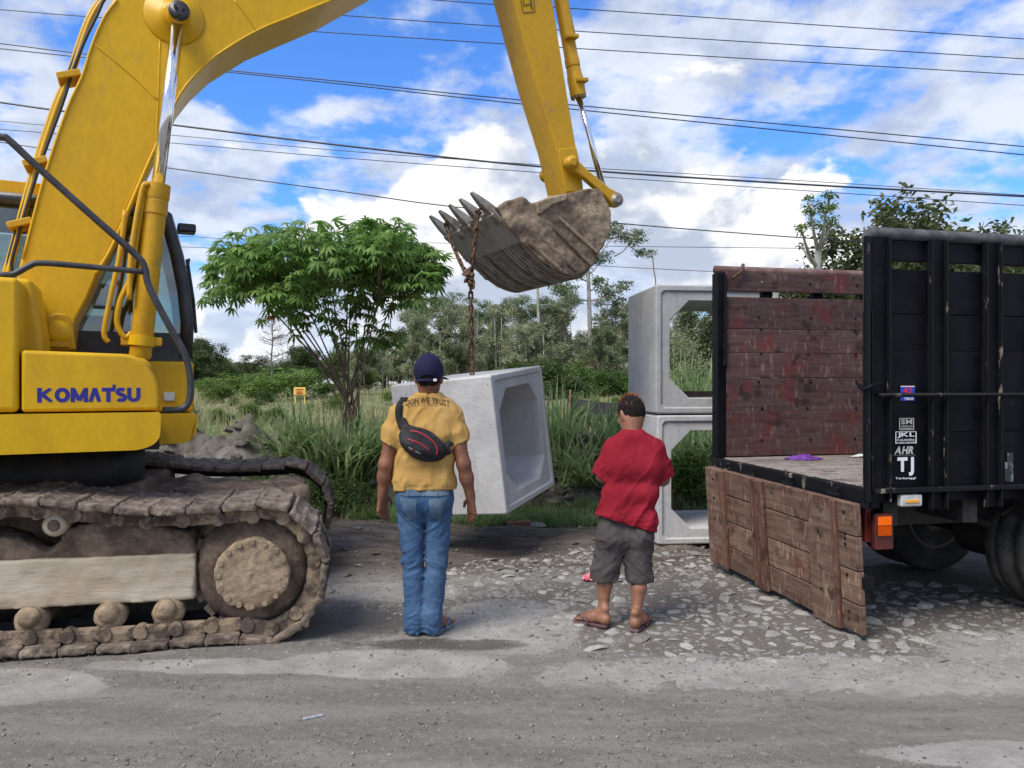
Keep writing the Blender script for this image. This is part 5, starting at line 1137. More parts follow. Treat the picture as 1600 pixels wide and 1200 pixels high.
# lowered tailgate
TGM = TR @ Matrix.Translation((-.055, 0, zfl-.09)) @ Matrix.Rotation(R(-4.0), 4, 'Y') @ Matrix.Rotation(R(.8), 4, 'X')
tg = mk('tailgate', box(.010, .022, .03, TW-.04, -.76, -.02), tb, trk, TGM)
hz_ = [0, -.195, -.40, -.60, -.775]
for k in range(4): mk('plank', box(-.030+random.uniform(-.002, .002), .009, .0, TW+.0, hz_[k+1]+.003, hz_[k]-.003), PTAIL, tg, TGM, bevel=.005)
for b0, b1, mt, pr in ((.0, .16, PTRIM, .0), (.165, .205, PTRIM, .026), (.205, .46, PTAIL, .012), (.98, 1.10, PTRIM, .030), (1.10, 1.13, PTRIM, .040), (1.56, 1.60, PTRIM, .034), (1.60, TW, PTAIL, .022)):
    if pr > 0: mk('batten', box(-.031-pr, -.0305, b0, b1, -.785+random.uniform(-.01, .01), -.002+random.uniform(-.004, .004)), mt, tg, TGM, bevel=.005)
for k in range(26): mk('bolt', lathe([(.010, 0), (.007, -.006)], (-.034-(.022 if k % 2 else 0), [.1, .33, 1.04, 1.72][k % 4] if k % 2 == 0 else [.33, 1.04, 1.72][k % 3], -.05-.7*random.random()), (1, 0, 0), 8), tedge, tg, TGM)
mk('latch', box(-.01, .05, -.035, .03, -.50, -.42), tedge, tg, TGM, bevel=.004)
# chassis, lamps, wheels
ch_ = tk('chassis', join([box(-.0, TLn+1.4, .45, .53, .58, .78), box(0, TLn+1.4, 1.30, 1.38, .58, .78)]+[box(x, x+.1, .06, TW-.06, .66, .80) for x in np.arange(.15, TLn, .55)]), DRK)
tl = tk('tail_lamp', box(.06, .10, .10, .20, .56, .76), pm('lamp_housing_red', (.22, .03, .02), rough=.4), bevel=.006)
def emis(name, col, s):
    m = bpy.data.materials.new(name); m.use_nodes = True; m.node_tree.nodes.clear(); g = G(m.node_tree); e = g.n('ShaderNodeEmission'); e.inputs[0].default_value = (*col, 1); e.inputs[1].default_value = s; g.L.new(e.outputs[0], g.n('ShaderNodeOutputMaterial').inputs[0]); return m
q0, q1 = fT(1377, 838), fT(1400, 806)
tl2 = tk('tail_lamp', box(q0[0]-.0, q1[0]+.025, .0, .04, q0[1]-.09, q1[1]+.005), pm('lamp_plate_red', (.10, .016, .012), (.06, .015, .012), 8, rough=.45), bevel=.006)
tk('lit_lens', box(q0[0]+.006, q1[0]-.004, -.022, -.011, q0[1]+.055, q1[1]-.008), emis('lamp_amber', (1, .17, .015), .45), tl2, bevel=.004); tk('lens', box(q0[0]+.006, q1[0]-.004, -.022, -.011, q0[1]-.005, q0[1]+.050), emis('lamp_amber_dim', (1, .14, .012), .26), tl2, bevel=.004)
q0, q1 = fT(1407, 792), fT(1440, 772); mkr = tk('marker_lamp', box(q0[0], q1[0], -.06, -.015, q0[1], q1[1]), pm('lamp_white', (.52, .53, .52), (.40, .41, .40), 20, rough=.25), bevel=.010); tk('reflector', box(q0[0]+.025, q1[0]-.025, -.067, -.0605, q0[1]+.022, q1[1]-.028), pm('lamp_orange', (.75, .35, .05), rough=.2), mkr, bevel=.006)
TY = pm('tyre_rubber', (.030, .030, .030), (.075, .070, .064), 5, .45, .68, rough=.85, bump=.004, bs=40, stretch=(1, 1, 1)); RM = pm('rim_steel', (.12, .09, .07), (.2, .17, .14), 6, rough=.7)
def wheel(x, y, s):
    w = tk('wheel', lathe([(.05, -.10), (.20, -.06), (.23, -.09), (.245, -.10), (.245, .10)], (x, y, .43), (0, 1, 0), 28), RM, smooth=True)
    tk('tyre', lathe([(.24, -.085), (.27, -.105), (.33, -.112), (.39, -.105), (.415, -.095), (.425, -.085), (.430, -.05), (.431, -.004), (.424, -.002), (.424, .004), (.431, .006), (.430, .05), (.425, .085), (.39, .105), (.33, .112), (.27, .105), (.24, .085)], (x, y, .43), (0, 1, 0), 48), TY, w, smooth=True)
wx = onb(TR, .14)(1690, 900)[0]
for y in (.14, .38, TW-.38, TW-.14): wheel(wx, y, 1)
tk('axle', cyl((wx, .2, .43), (wx, TW-.2, .43), .07, 14), DRK); tk('differential', lathe([(.08, -.2), (.19, -.08), (.19, .08), (.08, .2)], (wx, TW/2, .43), (0, 1, 0), 20), DRK, smooth=True)
for y in (.45, TW-.5): tk('leaf_spring', tube(spline([(wx-.65, y, .64), (wx-.3, y, .54), (wx, y, .50), (wx+.3, y, .54), (wx+.65, y, .64)], 4), .035, 6), DRK)
tk('mudguard', tube(spline([(wx-.5, .26, .66), (wx-.2, .26, .80), (wx+.2, .26, .80), (wx+.5, .26, .66)], 3), .02, 4), DRK)
# stickers on the first black panel
WHT = pm('sticker_white', (.74, .75, .76), rough=.5); SBL = pm('sticker_blue', (.02, .05, .42), rough=.45); SRE = pm('sticker_red', (.6, .03, .05), rough=.45); SGR = pm('sticker_silver', (.42, .42, .40), rough=.4)
def onplane(px0, py0, px1, py1): f = onb(TR, -.006); return f(px0, py1)+f(px1, py0)
def sticker_text(body, px0, py0, px1, py1, mat, name='sticker', bold=.02, off=0., par=None, slant=0.):
    a0, z0_, a1_, z1_ = onplane(px0, py0, px1, py1); V, F = fit_text(body, a1_-a0, z1_-z0_, bold); V = [(a0+x+slant*y, -.0065-off, z0_+y) for x, y, _ in V]; return tk(name, (V, F), mat, par or ns, fix=False)
def sticker_rect(px0, py0, px1, py1, mat, off=0., name='sticker', par=None): a0, z0_, a1_, z1_ = onplane(px0, py0, px1, py1); return tk(name, box(a0, a1_, -.0062-off, -.0058-off+.001, z0_, z1_), mat, par or ns)
def sticker_frame(px0, py0, px1, py1, mat, t=1.3): 
    for r_ in ((px0, py0, px1, py0+t), (px0, py1-t, px1, py1), (px0, py0, px0+t, py1), (px1-t, py0, px1, py1)): sticker_rect(*r_, mat, .0005)
sticker_rect(1407, 603, 1429, 626, SBL); sticker_text('42', 1410, 606, 1425, 615, SRE, bold=.03, off=.003); sticker_text('TIMUR', 1412, 621, 1427, 625, WHT, off=.003); sticker_rect(1407, 603, 1429, 604.5, WHT, .002); sticker_text('UKS', 1408, 615.5, 1416, 619, WHT, off=.003)
sticker_frame(1405, 653, 1428, 672, SGR); sticker_text('SM', 1408, 655, 1425, 663, SGR, bold=.03); sticker_text('AMURAS', 1407.5, 664.5, 1425.5, 667.5, SGR); sticker_rect(1408, 668.6, 1425, 670, SGR)
sticker_frame(1399, 674, 1432, 693, WHT); sticker_text('JKL', 1402, 675.5, 1429, 684.5, WHT, bold=.02); sticker_text('KALIANDA', 1402, 685.5, 1429, 689, WHT, bold=.02); sticker_text('0 0852 762 020', 1401, 690, 1430, 692, WHT)
sticker_text('AHR', 1397, 697, 1427, 710, SGR, bold=.045, slant=.25); sticker_rect(1396, 711, 1431, 712, SGR)
sticker_text('TJ', 1402, 714, 1428, 744, WHT, bold=.05); sticker_text('Terbanggi', 1399, 745, 1431, 750, WHT, bold=.03)
SCR = pm('paint_scrape', (.20, .24, .27), (.03, .03, .035), 14, .45, .55, rough=.6); sticker_rect(1574, 707, 1583, 753, SCR, name='paint_scrape'); sticker_rect(1570, 722, 1575, 752, SCR, name='paint_scrape')
# purple cloth and scraps on the bed
def rag(name, loc, rx, ry, rz, mat, label, seed, cat='cloth', n=22):
    V = [];
    for i in range(n):
        for j in range(n):
            u, v = i/(n-1)*2-1, j/(n-1)*2-1; p = np.array([[u, v, seed]]); d = max(0, 1-(u*u+v*v)**1.2); e = 1+.35*float(fbm(p, 1.6, 3, seed)[0]); V.append((u*rx*e, v*ry*e, .002+rz*d*max(0, .6+.45*float(fbm(p, 3.2, 2, seed+4)[0]))))
    F = [(i*n+j, (i+1)*n+j, (i+1)*n+j+1, i*n+j+1) for i in range(n-1) for j in range(n-1)]; F = [f for f in F if sum((V[k][0]/rx)**2+(V[k][1]/ry)**2 for k in f)/4 < 1.1]
    o = mk(name, (V, F), mat, None, Matrix.Translation(loc), True, label=label, cat=cat); s = o.modifiers.new('t', 'SOLIDIFY'); s.thickness = .003; return o
pp = TR @ Vector((.60, TW-.28, zfl+.004)); rag('cloth_rag', pp, .15, .10, .05, pm('purple_cloth', (.10, .018, .20), (.16, .05, .28), 20, rough=.8), 'crumpled purple cloth lying on the truck bed', 2)
pp = TR @ Vector((1.22, TW-.22, zfl+.004)); rag('foam_scrap', pp, .12, .06, .03, pm('white_scrap', (.55, .55, .53), rough=.8), 'pale torn scraps lying on the truck bed by the black side', 7, 'litter')
p_ = at(920, 908, 5.85); rag('plastic_bag', (p_.x, 5.85, .012), .06, .05, .06, pm('pink_plastic', (.75, .14, .19), (.85, .30, .33), 25, rough=.35, transl=.2), 'crumpled pink plastic bag left of the red shirted man', 5, 'plastic bag')
BRK = pm('orange_brick', (.32, .15, .08), (.22, .10, .06), 9, rough=.9); mk('brick_piece', box(-.13, .13, -.05, .05, 0, .05), BRK, None, frame(.07, 8.15, 4, Hz(.07, 8.15)), bevel=.008, label='flat orange brick piece lying below the hanging culvert', cat='brick')
mk('stone_block', xf(stone_geo(77), Matrix.Diagonal((.10, .07, .08, 1))), M_STONE, None, frame(.28, 8.1, 20, Hz(.28, 8.1)+.03), label='pale stone beside the orange brick piece', cat='stone')
mk('clear_wrapper', box(-.045, .045, -.008, .008, 0, .01), pm('wrapper', (.36, .38, .40), (.26, .27, .29), 30, rough=.3), None, frame(-.89, 3.44, 28, .004), bevel=.003, label='small pale plastic wrapper on the road in the foreground', cat='litter')

# ============================================================ PEOPLE
def skinmat(name, c):
    return pm(name, c, tuple(x*.62 for x in c), 5, .35, .68, rough=.5, bump=.0016, bs=70, spec=.4, fine=.12)
SKN1, SKN2 = skinmat('skin_brown', (.255, .108, .062)), skinmat('skin_tan', (.30, .140, .082))
def clothmat(name, c1, c2, s=3., fine=.06, mudc=None, rough=.85, lo=.4, hi=.65, stretch=(1, 1, 1), bs=240., bump=.0007):
    return pm(name, c1, c2, s, lo, hi, rough=rough, bump=bump, bs=bs, fine=fine, spec=.2, mud=mudc, mlo=.66, mhi=.80, ms=5, stretch=stretch)
def v3(*a): return Vector(a)
def hand(S, wr, d, fwd, nrm, k=.008, curl=.5, flip=1):
    # wr wrist, d direction of the fingers, fwd towards the thumb, nrm out of the back of the hand
    d, fwd, nrm = d.normalized(), fwd.normalized(), nrm.normalized(); pc = wr+d*.06
    for t in (-.026, -.009, .009, .026): S.cap(wr+d*.005+fwd*t*.6, wr+d*.096+fwd*t*1.08, .0145, .0135, .012)
    for i, (t, L) in enumerate(((-.029, .058), (-.010, .071), (.010, .076), (.029, .069))):
        p = wr+d*.098+fwd*t*1.1; L *= 1.12; an = 0
        for j, f in enumerate((.45, .32, .23)):
            an += curl*(.45+.25*j)+(.06*(2-i)); q = p+(d*math.cos(an)-nrm*math.sin(an))*L*f; S.cap(p, q, .0106-.0008*j, .0100-.0010*j, .004); p = q
    p = wr+d*.025+fwd*.030; q = p+(d*.72+fwd*.5-nrm*.32).normalized()*.042; r = q+(d*.92+fwd*.10-nrm*.38).normalized()*.032; S.cap(p, q, .0135, .0115, .01); S.cap(q, r, .0105, .0085, .004)
def head(S, c, Rm, sk=(.074, .094, .108)):
    T = lambda x, y, z: c+Rm @ Vector((x, y, z))
    S.ell(c, sk, .02, Rm.to_4x4()); S.ell(T(0, .028, -.055), (.056, .066, .064), .03, Rm.to_4x4()); S.ell(T(0, .062, -.092), (.026, .022, .020), .025, Rm.to_4x4())
    S.cap(T(0, .090, .012), T(0, .108, -.026), .009, .014, .012); S.ell(T(0, .088, .028), (.05, .012, .010), .015, Rm.to_4x4())
    for s in (-1, 1):
        S.ell(T(s*.077, -.004, -.012), (.010, .021, .033), .008, Rm.to_4x4() @ Matrix.Rotation(s*.35, 4, 'Z')); S.ell(T(s*.030, .090, .010), (.016, .012, .009), 0, Rm.to_4x4(), 's'); S.ell(T(s*.033, .078, -.022), (.022, .018, .02), .02, Rm.to_4x4())
    S.ell(T(0, .091, -.060), (.026, .011, .007), .006, Rm.to_4x4()); S.ell(T(0, .090, -.073), (.022, .011, .007), .006, Rm.to_4x4())
def eyes(c, Rm, par, M):
    for s in (-1, 1):
        q = c+Rm @ Vector((s*.030, .080, .010)); mk('eye', lathe([(.002, -.011), (.008, -.008), (.011, 0), (.008, .008), (.002, .011)], q, Rm @ Vector((0, 1, 0)), 12), pm('eye', (.45, .42, .38), rough=.3), par, M, True)
def foot(S, heel, toe, w=.042):
    d = (toe-heel); d.z = 0; L = d.length; d.normalize(); s = Vector((-d.y, d.x, 0))
    S.cap(heel+v3(0, 0, .035), heel+d*L*.5+v3(0, 0, .034), .033, .034, .02); S.cap(heel+d*L*.4+v3(0, 0, .032)-s*.012, heel+d*L*.72+v3(0, 0, .020)-s*.018, .03, .022, .02); S.cap(heel+d*L*.4+v3(0, 0, .030)+s*.012, heel+d*L*.72+v3(0, 0, .020)+s*.018, .03, .022, .02); S.cap(heel+v3(0, 0, .095), heel+d*L*.42+v3(0, 0, .036), .026, .025, .025)
    for i in range(5): t = (i-2)*.0165; l = L*(.97-.025*abs(i-1)); S.cap(heel+d*L*.70+s*t+v3(0, 0, .016), heel+d*l+s*t*1.15+v3(0, 0, .012), .0115, .0095, .004)
def sandal(heel, toe, par, M, mat, strap, lift=.022):
    d = (toe-heel).normalized(); s = Vector((-d.y, d.x, 0)); L = (toe-heel).length+.03; prof = [(0, .026), (.12, .036), (.4, .034), (.7, .046), (.9, .040), (1, .016)]
    L_ = [heel-d*.02+d*L*t+s*w for t, w in prof]+[heel-d*.02+d*L*t-s*w for t, w in prof[::-1]]; n = len(L_)
    V = [(p.x, p.y, .002) for p in L_]+[(p.x, p.y, lift) for p in L_]; F = [tuple(range(n))[::-1], tuple(range(n, 2*n))]+[(i, (i+1) % n, n+(i+1) % n, n+i) for i in range(n)]
    so = mk('sandal', (V, F), mat, par, M, bevel=.005)
    for sg_ in (-1, 1): mk('strap', tube(spline([heel+d*L*.80+v3(0, 0, lift+.022), heel+d*L*.68+s*sg_*.028+v3(0, 0, lift+.034), heel+d*L*.48+s*sg_*.042+v3(0, 0, lift+.018), heel+d*L*.40+s*sg_*.040+v3(0, 0, lift-.008)], 4), .007, 6), strap, so, M, True)
def bvh(geo): return BVHTree.FromPolygons([Vector(v) for v in geo[0]], [tuple(f) for f in geo[1]])
def back_pt(tree, x, z, off=.004):
    h = tree.ray_cast(Vector((x, -1, z)), Vector((0, 1, 0)))
    return None if h[0] is None else h[0]+Vector((0, -off, 0))
def drape(tree, geo, x0, z0, bend=0, xc=0, off=.0035, rot=0):
    V = []
    for x, y, _ in geo[0]:
        X = x0+x*math.cos(rot)-y*math.sin(rot); Z = z0+y*math.cos(rot)+x*math.sin(rot); Z -= bend*(X-xc)**2; q = back_pt(tree, X, Z, off); V.append(tuple(q) if q else (X, -.1, Z))
    return V, geo[1]
def subdiv(geo, lim):                       # split long triangles so that lettering follows the cloth
    bm = bmesh.new(); vs = [bm.verts.new(v) for v in geo[0]]
    for f in geo[1]:
        try: bm.faces.new([vs[i] for i in f])
        except ValueError: pass
    bmesh.ops.triangulate(bm, faces=bm.faces)
    for _ in range(3):
        e = [e for e in bm.edges if e.calc_length() > lim]
        if not e: break
        bmesh.ops.subdivide_edges(bm, edges=e, cuts=1); bmesh.ops.triangulate(bm, faces=bm.faces)
    bm.verts.index_update(); r = [tuple(v.co) for v in bm.verts], [tuple(v.index for v in f.verts) for f in bm.faces]; bm.free(); return r
def ridged(P, sc, off): return (1-np.abs(fbm(P*np.array(sc), 1., 3, off)))**2-.5

# ---------------- the capped man
s1 = CH/390; D1 = s1*FPX; MP1 = Matrix.Translation(((664-800)/FPX*D1, D1, 0))
def L1(px, py, y=0): return v3((px-664)*s1, y, CH-(py-600)*s1)
p1 = empty('person', MP1, label='person in mustard T-shirt, blue jeans and navy cap standing with arms down', cat='person')
hc = v3(.022, .012, 1.545); HR = Matrix.Rotation(R(-4), 3, 'X')
S = SDF((-.36, -.24, -.01), (.38, .28, 1.72), .0062); head(S, hc, HR)
S.cap((.02, .012, 1.37), (.022, -.006, 1.50), .056, .056, .03)
S.cap((-.13, 0, 1.32), (.13, 0, 1.32), .055, k=.05); S.cap((-.07, 0, 1.2), (.07, 0, 1.2), .10, k=.06); S.cap((-.05, 0, 1.0), (.05, 0, 1.0), .09, k=.06); S.cap((-.06, 0, .88), (.06, 0, .88), .09, k=.05)
jl = dict(sL=L1(619, 645, 0), eL=L1(604, 724, -.03), wL=L1(597, 772, .015), sR=L1(710, 645, 0), eR=L1(725, 724, -.035), wR=L1(735, 776, .01))
for a in 'LR':
    sg = -1 if a == 'L' else 1; sh, el, wr = jl['s'+a], jl['e'+a], jl['w'+a]
    S.cap(sh+v3(-sg*.015, 0, -.02), el, .046, .042, .02); S.ell(sh*.45+el*.55+v3(0, -.008, 0), (.044, .047, .09), .02); S.cap(el, el*.55+wr*.45, .041, .041, .02); S.cap(el*.6+wr*.4, wr, .041, .0275, .02)
    S.cap(wr+(el-wr).normalized()*.02, wr+(wr-el).normalized()*.02, .027, .025, .012, (1, 1.15, 1))
    hand(S, wr, (wr-el).normalized()*.8+v3(-.05*sg, .05, -.5), v3(-.62*sg, .75, .1), v3(.65*sg, -.75, 0), curl=.40)
for s, kn, an in ((-1, v3(-.072, .01, .45), v3(-.055, -.01, .09)), (1, v3(.072, .01, .45), v3(.042, -.01, .09))):
    S.cap((s*.08, 0, .84), kn, .078, .055, .03); S.cap(kn, an, .05, .033, .02)
fL, fR = (v3(-.060, -.03, .022), v3(-.075, .20, .022)), (v3(.045, -.03, .022), v3(.135, .17, .022))
foot(S, *fL); foot(S, *fR)
mk('body', S.geo(), SKN1, p1, MP1, True, fix=False); eyes(hc, HR, p1, MP1)
# shirt
T = SDF((-.36, -.26, .82), (.38, .24, 1.52), .0062)
T.cap((-.130, 0, 1.318), (.140, 0, 1.318), .078, k=.05); T.cap((-.080, -.005, 1.21), (.090, -.005, 1.21), .110, k=.06); T.cap((-.080, -.005, 1.05), (.084, -.005, 1.05), .100, k=.06); T.cap((-.092, -.005, .92), (.088, -.005, .92), .106, k=.06); T.cap((-.090, -.005, .80), (.086, -.005, .80), .106, k=.05)
T.cap((-.070, 0, 1.372), (.110, 0, 1.372), .053, k=.06); T.cap((.0, -.010, 1.42), (.044, -.010, 1.42), .062, k=.035)
T.cut((0, -.10, 1), (0, -.08, 1.440))
U = SDF((-.36, -.26, .82), (.38, .24, 1.52), .0062)
for a in 'LR':
    sg = -1 if a == 'L' else 1; sh, el = jl['s'+a], jl['e'+a]; end = L1(609 if a == 'L' else 720, 694, -.02); W = SDF((-.36, -.26, .82), (.38, .24, 1.52), .0062)
    W.cap(sh+v3(-sg*.012, 0, -.012), sh*.3+end*.7, .062, .064, .02); W.cap(sh*.4+end*.6, end+(end-sh).normalized()*.12, .063, .069, .02); ax_ = (end-sh).normalized(); W.cut(ax_+v3(sg*.25, 0, 0), end); U.D = np.minimum(U.D, W.D)
T.union(U, .022)
def w1(P):
    z = P[:, 2]; low = np.clip((1.12-z)/.25, 0, 1); a = .010*ridged(P, (13, 8, 5), 3)*low; a += .009*ridged(P+np.stack([.45*P[:, 2]*np.sign(P[:, 0]-.02), 0*z, 0*z], 1), (15, 6, 7), 8); sl = np.clip((np.abs(P[:, 0])-.16)/.06, 0, 1); a += .005*ridged(P, (12, 10, 11), 5)*sl
    a += .005*ridged(P, (7, 6, 18), 14)*np.clip((.98-z)/.08, 0, 1); return -a
T.disp(w1, .03); T.cut((.035, -.10, -1), (0, -.1, .872)); g1 = T.geo()
YSH = clothmat('mustard_cotton', (.40, .235, .068), (.46, .285, .092), 3, .05); mk('t_shirt', g1, YSH, p1, MP1, True, fix=False); bt = bvh(g1); sh1 = [o for o in p1.children if o.name.startswith('t_shirt')][0]
PRT = pm('shirt_print', (.085, .045, .012), (.20, .12, .04), 60, .5, .62, rough=.8)
x0, x1 = L1(627, 0).x, L1(704, 0).x; gt = subdiv(fit_text('N DON WE TRUST', x1-x0, .036, .03), .012); mk('lettering', drape(bt, gt, x0, L1(0, 635.5).z+.022, 1.1, .012), PRT, sh1, MP1, fix=False)
x0, x1 = L1(640, 0).x, L1(686, 0).x; gt = subdiv(fit_text('FAMILY OF JAKAL', x1-x0, .012, .0), .012); mk('lettering', drape(bt, gt, x0, L1(0, 634).z, 1.0, .012), PRT, sh1, MP1, fix=False)
# jeans
J = SDF((-.26, -.22, .0), (.26, .20, .96), .0062)
J.cap((-.080, -.002, .90), (.076, -.002, .90), .080, k=.05); J.cap((-.080, -.005, .82), (.076, -.005, .82), .094, k=.05)
for s, kn, an in ((-1, v3(-.072, .005, .44), v3(-.058, -.012, .03)), (1, v3(.070, .005, .44), v3(.040, -.012, .03))):
    J.cap((s*.082, 0, .80), kn, .090, .066, .022); J.cap(kn, an, .066, .060, .022); J.ell((s*.072, -.058, .795), (.078, .062, .085), .04); J.cap(an+v3(0, 0, -.02), an+v3(0, -.006, .10), .062, .060, .02)
J.cut((0, 0, 1), (0, 0, .945)); J.cut((0, .12, -1), (0, 0, .026))
def w2(P):
    z = P[:, 2]; kn = np.exp(-((z-.43)/.10)**2); lo = np.clip((.28-z)/.18, 0, 1); cr = np.exp(-((z-.66)/.10)**2); a = .0075*ridged(P+np.stack([0*z, 0*z, .5*np.abs(P[:, 0])], 1), (9, 7, 26), 2)*(kn+lo*.9+.35); a += .010*ridged(P+np.stack([0*z, 0*z, -.9*np.abs(P[:, 0])], 1), (6, 6, 22), 6)*cr; a += .005*ridged(P, (18, 12, 7), 9); return -a
J.disp(w2, .035); g2 = J.geo(); DNM = clothmat('denim', (.026, .066, .145), (.070, .128, .220), 3.2, .12, rough=.9, lo=.36, hi=.66, stretch=(1, 1, .7), bs=300)
jn = mk('jeans', g2, DNM, p1, MP1, True, fix=False); jt = bvh(g2); DN2 = clothmat('denim_faded', (.060, .105, .165), (.115, .155, .20), 6, .10, bs=300)
def patch(poly, n=10):
    V, F = [], []; (ax, az), (bx, bz), (cx, cz), (dx_, dz_) = poly
    for i in range(n+1):
        for j in range(n+1):
            u, v = i/n, j/n; x = (ax*(1-u)+bx*u)*(1-v)+(dx_*(1-u)+cx*u)*v; z = (az*(1-u)+bz*u)*(1-v)+(dz_*(1-u)+cz*u)*v; V.append((x, z, 0))
    F = [(i*(n+1)+j, (i+1)*(n+1)+j, (i+1)*(n+1)+j+1, i*(n+1)+j+1) for i in range(n) for j in range(n)]; return V, F
for s, pl in ((-1, [(-.140, .835), (-.034, .825), (-.044, .715), (-.090, .695)]), (1, [(.034, .825), (.138, .835), (.100, .695), (.046, .715)])):
    pk = mk('pocket', drape(jt, patch(pl), 0, 0, off=.004), DN2, jn, MP1, True, fix=False)
mk('waistband', drape(jt, patch([(-.155, .890), (.150, .890), (.150, .845), (-.155, .845)], 16), 0, 0, off=.005), DN2, jn, MP1, True, fix=False)
for x in (-.085, .0, .085): mk('belt_loop', drape(jt, patch([(x-.006, .880), (x+.006, .880), (x+.006, .842), (x-.006, .842)], 4), 0, 0, off=.009), DN2, jn, MP1, True, fix=False)
# cap, hair, sandals
NVY = clothmat('navy_cotton', (.012, .012, .040), (.020, .020, .055), 5, .05); HAIR = pm('black_hair', (.008, .0065, .006), (.016, .012, .010), 30, rough=.9, spec=.15, bump=.003, bs=120)
Cc = SDF((-.12, -.14, 1.46), (.16, .24, 1.72), .005); Rx = HR.to_4x4()
Cc.ell(hc+v3(0, -.006, .034), (.090, .110, .106), 0, Rx); Cc.cut((0, .18, -1), hc+v3(0, 0, -.012)); Cc.ell(hc+v3(.004, -.115, -.020), (.050, .06, .026), 0, Rx, 's'); Cc.disp(lambda P: -.002*ridged(P, (14, 14, 14), 3), .02)
cp_ = mk('cap', Cc.geo(), NVY, p1, MP1, True, fix=False)
V = []; F = []; nb = 12
for i in range(nb+1):
    a = R(48+84*i/nb)
    for rr, dz in ((.098, 0), (.150, -.006), (.185, -.018)): V.append(tuple(hc+v3(rr*.86*math.cos(a), rr*math.sin(a)*1.05-.0, .012+dz-.02*abs(math.cos(a)))))
for i in range(nb):
    for j in range(2): F.append((3*i+j, 3*i+3+j, 3*i+4+j, 3*i+1+j))
br = mk('brim', (V, F), NVY, cp_, MP1, True, fix=False); sm = br.modifiers.new('t', 'SOLIDIFY'); sm.thickness = .005
mk('cap_strap', tube(spline([hc+v3(.086*math.sin(a), -.117*math.cos(a)-.0, -.024) for a in np.linspace(-.75, .85, 9)], 3), .0085, 6), NVY, cp_, MP1, True); mk('cap_button', lathe([(.010, 0), (.008, .006)], hc+v3(0, -.006, .140), (0, 0, 1), 12), NVY, cp_, MP1); q = hc+v3(.047, -.112, -.022); mk('strap_tag', box(q.x-.008, q.x+.012, q.y-.006, q.y+.004, q.z-.008, q.z+.008), pm('tag_white', (.6, .6, .55), rough=.6), cp_, MP1, bevel=.002)
Hh = SDF((-.12, -.14, 1.42), (.16, .15, 1.70), .005); Hh.ell(hc+v3(0, -.004, .004), (.0785, .0985, .108), 0, Rx); Hh.cut((0, 0, -1), hc+v3(0, 0, -.058)); Hh.cut((0, 1, 0), hc+v3(0, .02, 0)); Hh.disp(lambda P: .003*fbm(P, 70, 2, 3), .02); mk('hair', Hh.geo(), HAIR, p1, MP1, True, fix=False)
SND, SND2 = pm('sandal_blue', (.16, .24, .29), (.10, .14, .17), 8, rough=.7), pm('sandal_maroon', (.085, .042, .048), (.15, .10, .10), 8, rough=.7)
for f in (fL, fR): sandal(v3(f[0].x, f[0].y, 0), v3(f[1].x, f[1].y, 0), p1, MP1, SND, pm('strap_blue', (.10, .20, .33), rough=.6))

# ---------------- waist bag worn across the back
NYL = pm('black_nylon', (.016, .016, .018), (.032, .032, .035), 9, rough=.75, bump=.0012, bs=160, fine=.1, spec=.2); ZIP = pm('zip_red', (.36, .015, .03), rough=.5)
bc_ = L1(663, 692); qb = back_pt(bt, bc_.x, bc_.z, 0); bc_.y = qb.y-.028; RB = Matrix.Rotation(R(27), 4, 'Y')
bagM = MP1; bag = empty('waist_bag', MP1 @ Matrix.Translation(bc_), label='black waist bag with red zips slung across the back of the mustard shirt', cat='bag')
K = SDF((bc_.x-.2, bc_.y-.1, bc_.z-.18), (bc_.x+.2, bc_.y+.08, bc_.z+.18), .005); K.ell(bc_, (.142, .052, .090), 0, RB); K.ell(bc_+RB.to_3x3() @ v3(-.02, -.018, -.02), (.105, .052, .050), .012, RB); K.cap(bc_+RB.to_3x3() @ v3(-.11, .012, .025), bc_+RB.to_3x3() @ v3(-.165, .025, .075), .030, .016, .03, (1, .6, 1)); K.cap(bc_+RB.to_3x3() @ v3(.11, .01, .01), bc_+RB.to_3x3() @ v3(.158, .03, .03), .032, .016, .03, (1, .6, 1))
K.disp(lambda P: -.003*ridged(P, (22, 20, 22), 5), .02); gb = K.geo(); mk('pouch', gb, NYL, bag, MP1, True, fix=False); kb = bvh(gb)
def bagcurve(pts, r, mat, name):
    out = []
    for x, z in pts:
        p = bc_+RB.to_3x3() @ v3(x, 0, z); q = back_pt(kb, p.x, p.z, .001)
        if q: out.append(q)
    mk(name, tube(spline(out, 3), r, 6), mat, bag, MP1, True, fix=False)
bagcurve([(-.095, .042), (-.06, .056), (-.02, .060), (.03, .055), (.07, .040), (.098, .015), (.105, -.012)], .0048, ZIP, 'zip'); bagcurve([(-.085, -.004), (-.04, .006), (.01, .006), (.06, -.008)], .0045, ZIP, 'zip')
def bagtext(body, x0, z0, w, h, mat):
    V, F = subdiv(fit_text(body, w, h, .02), .01); W_ = []
    for x, y, _ in V:
        p = bc_+RB.to_3x3() @ v3(x0+x, 0, z0+y); q = back_pt(kb, p.x, p.z, .0025); W_.append(tuple(q) if q else tuple(p))
    mk('lettering', (W_, F), mat, bag, MP1, fix=False)
bagtext('FOX', -.055, -.046, .024, .008, pm('logo_white', (.6, .6, .6), rough=.5)); bagtext('X', -.028, -.050, .012, .016, ZIP); bagtext('SPORT', -.012, -.048, .034, .008, pm('logo_white', (.6, .6, .6), rough=.5))
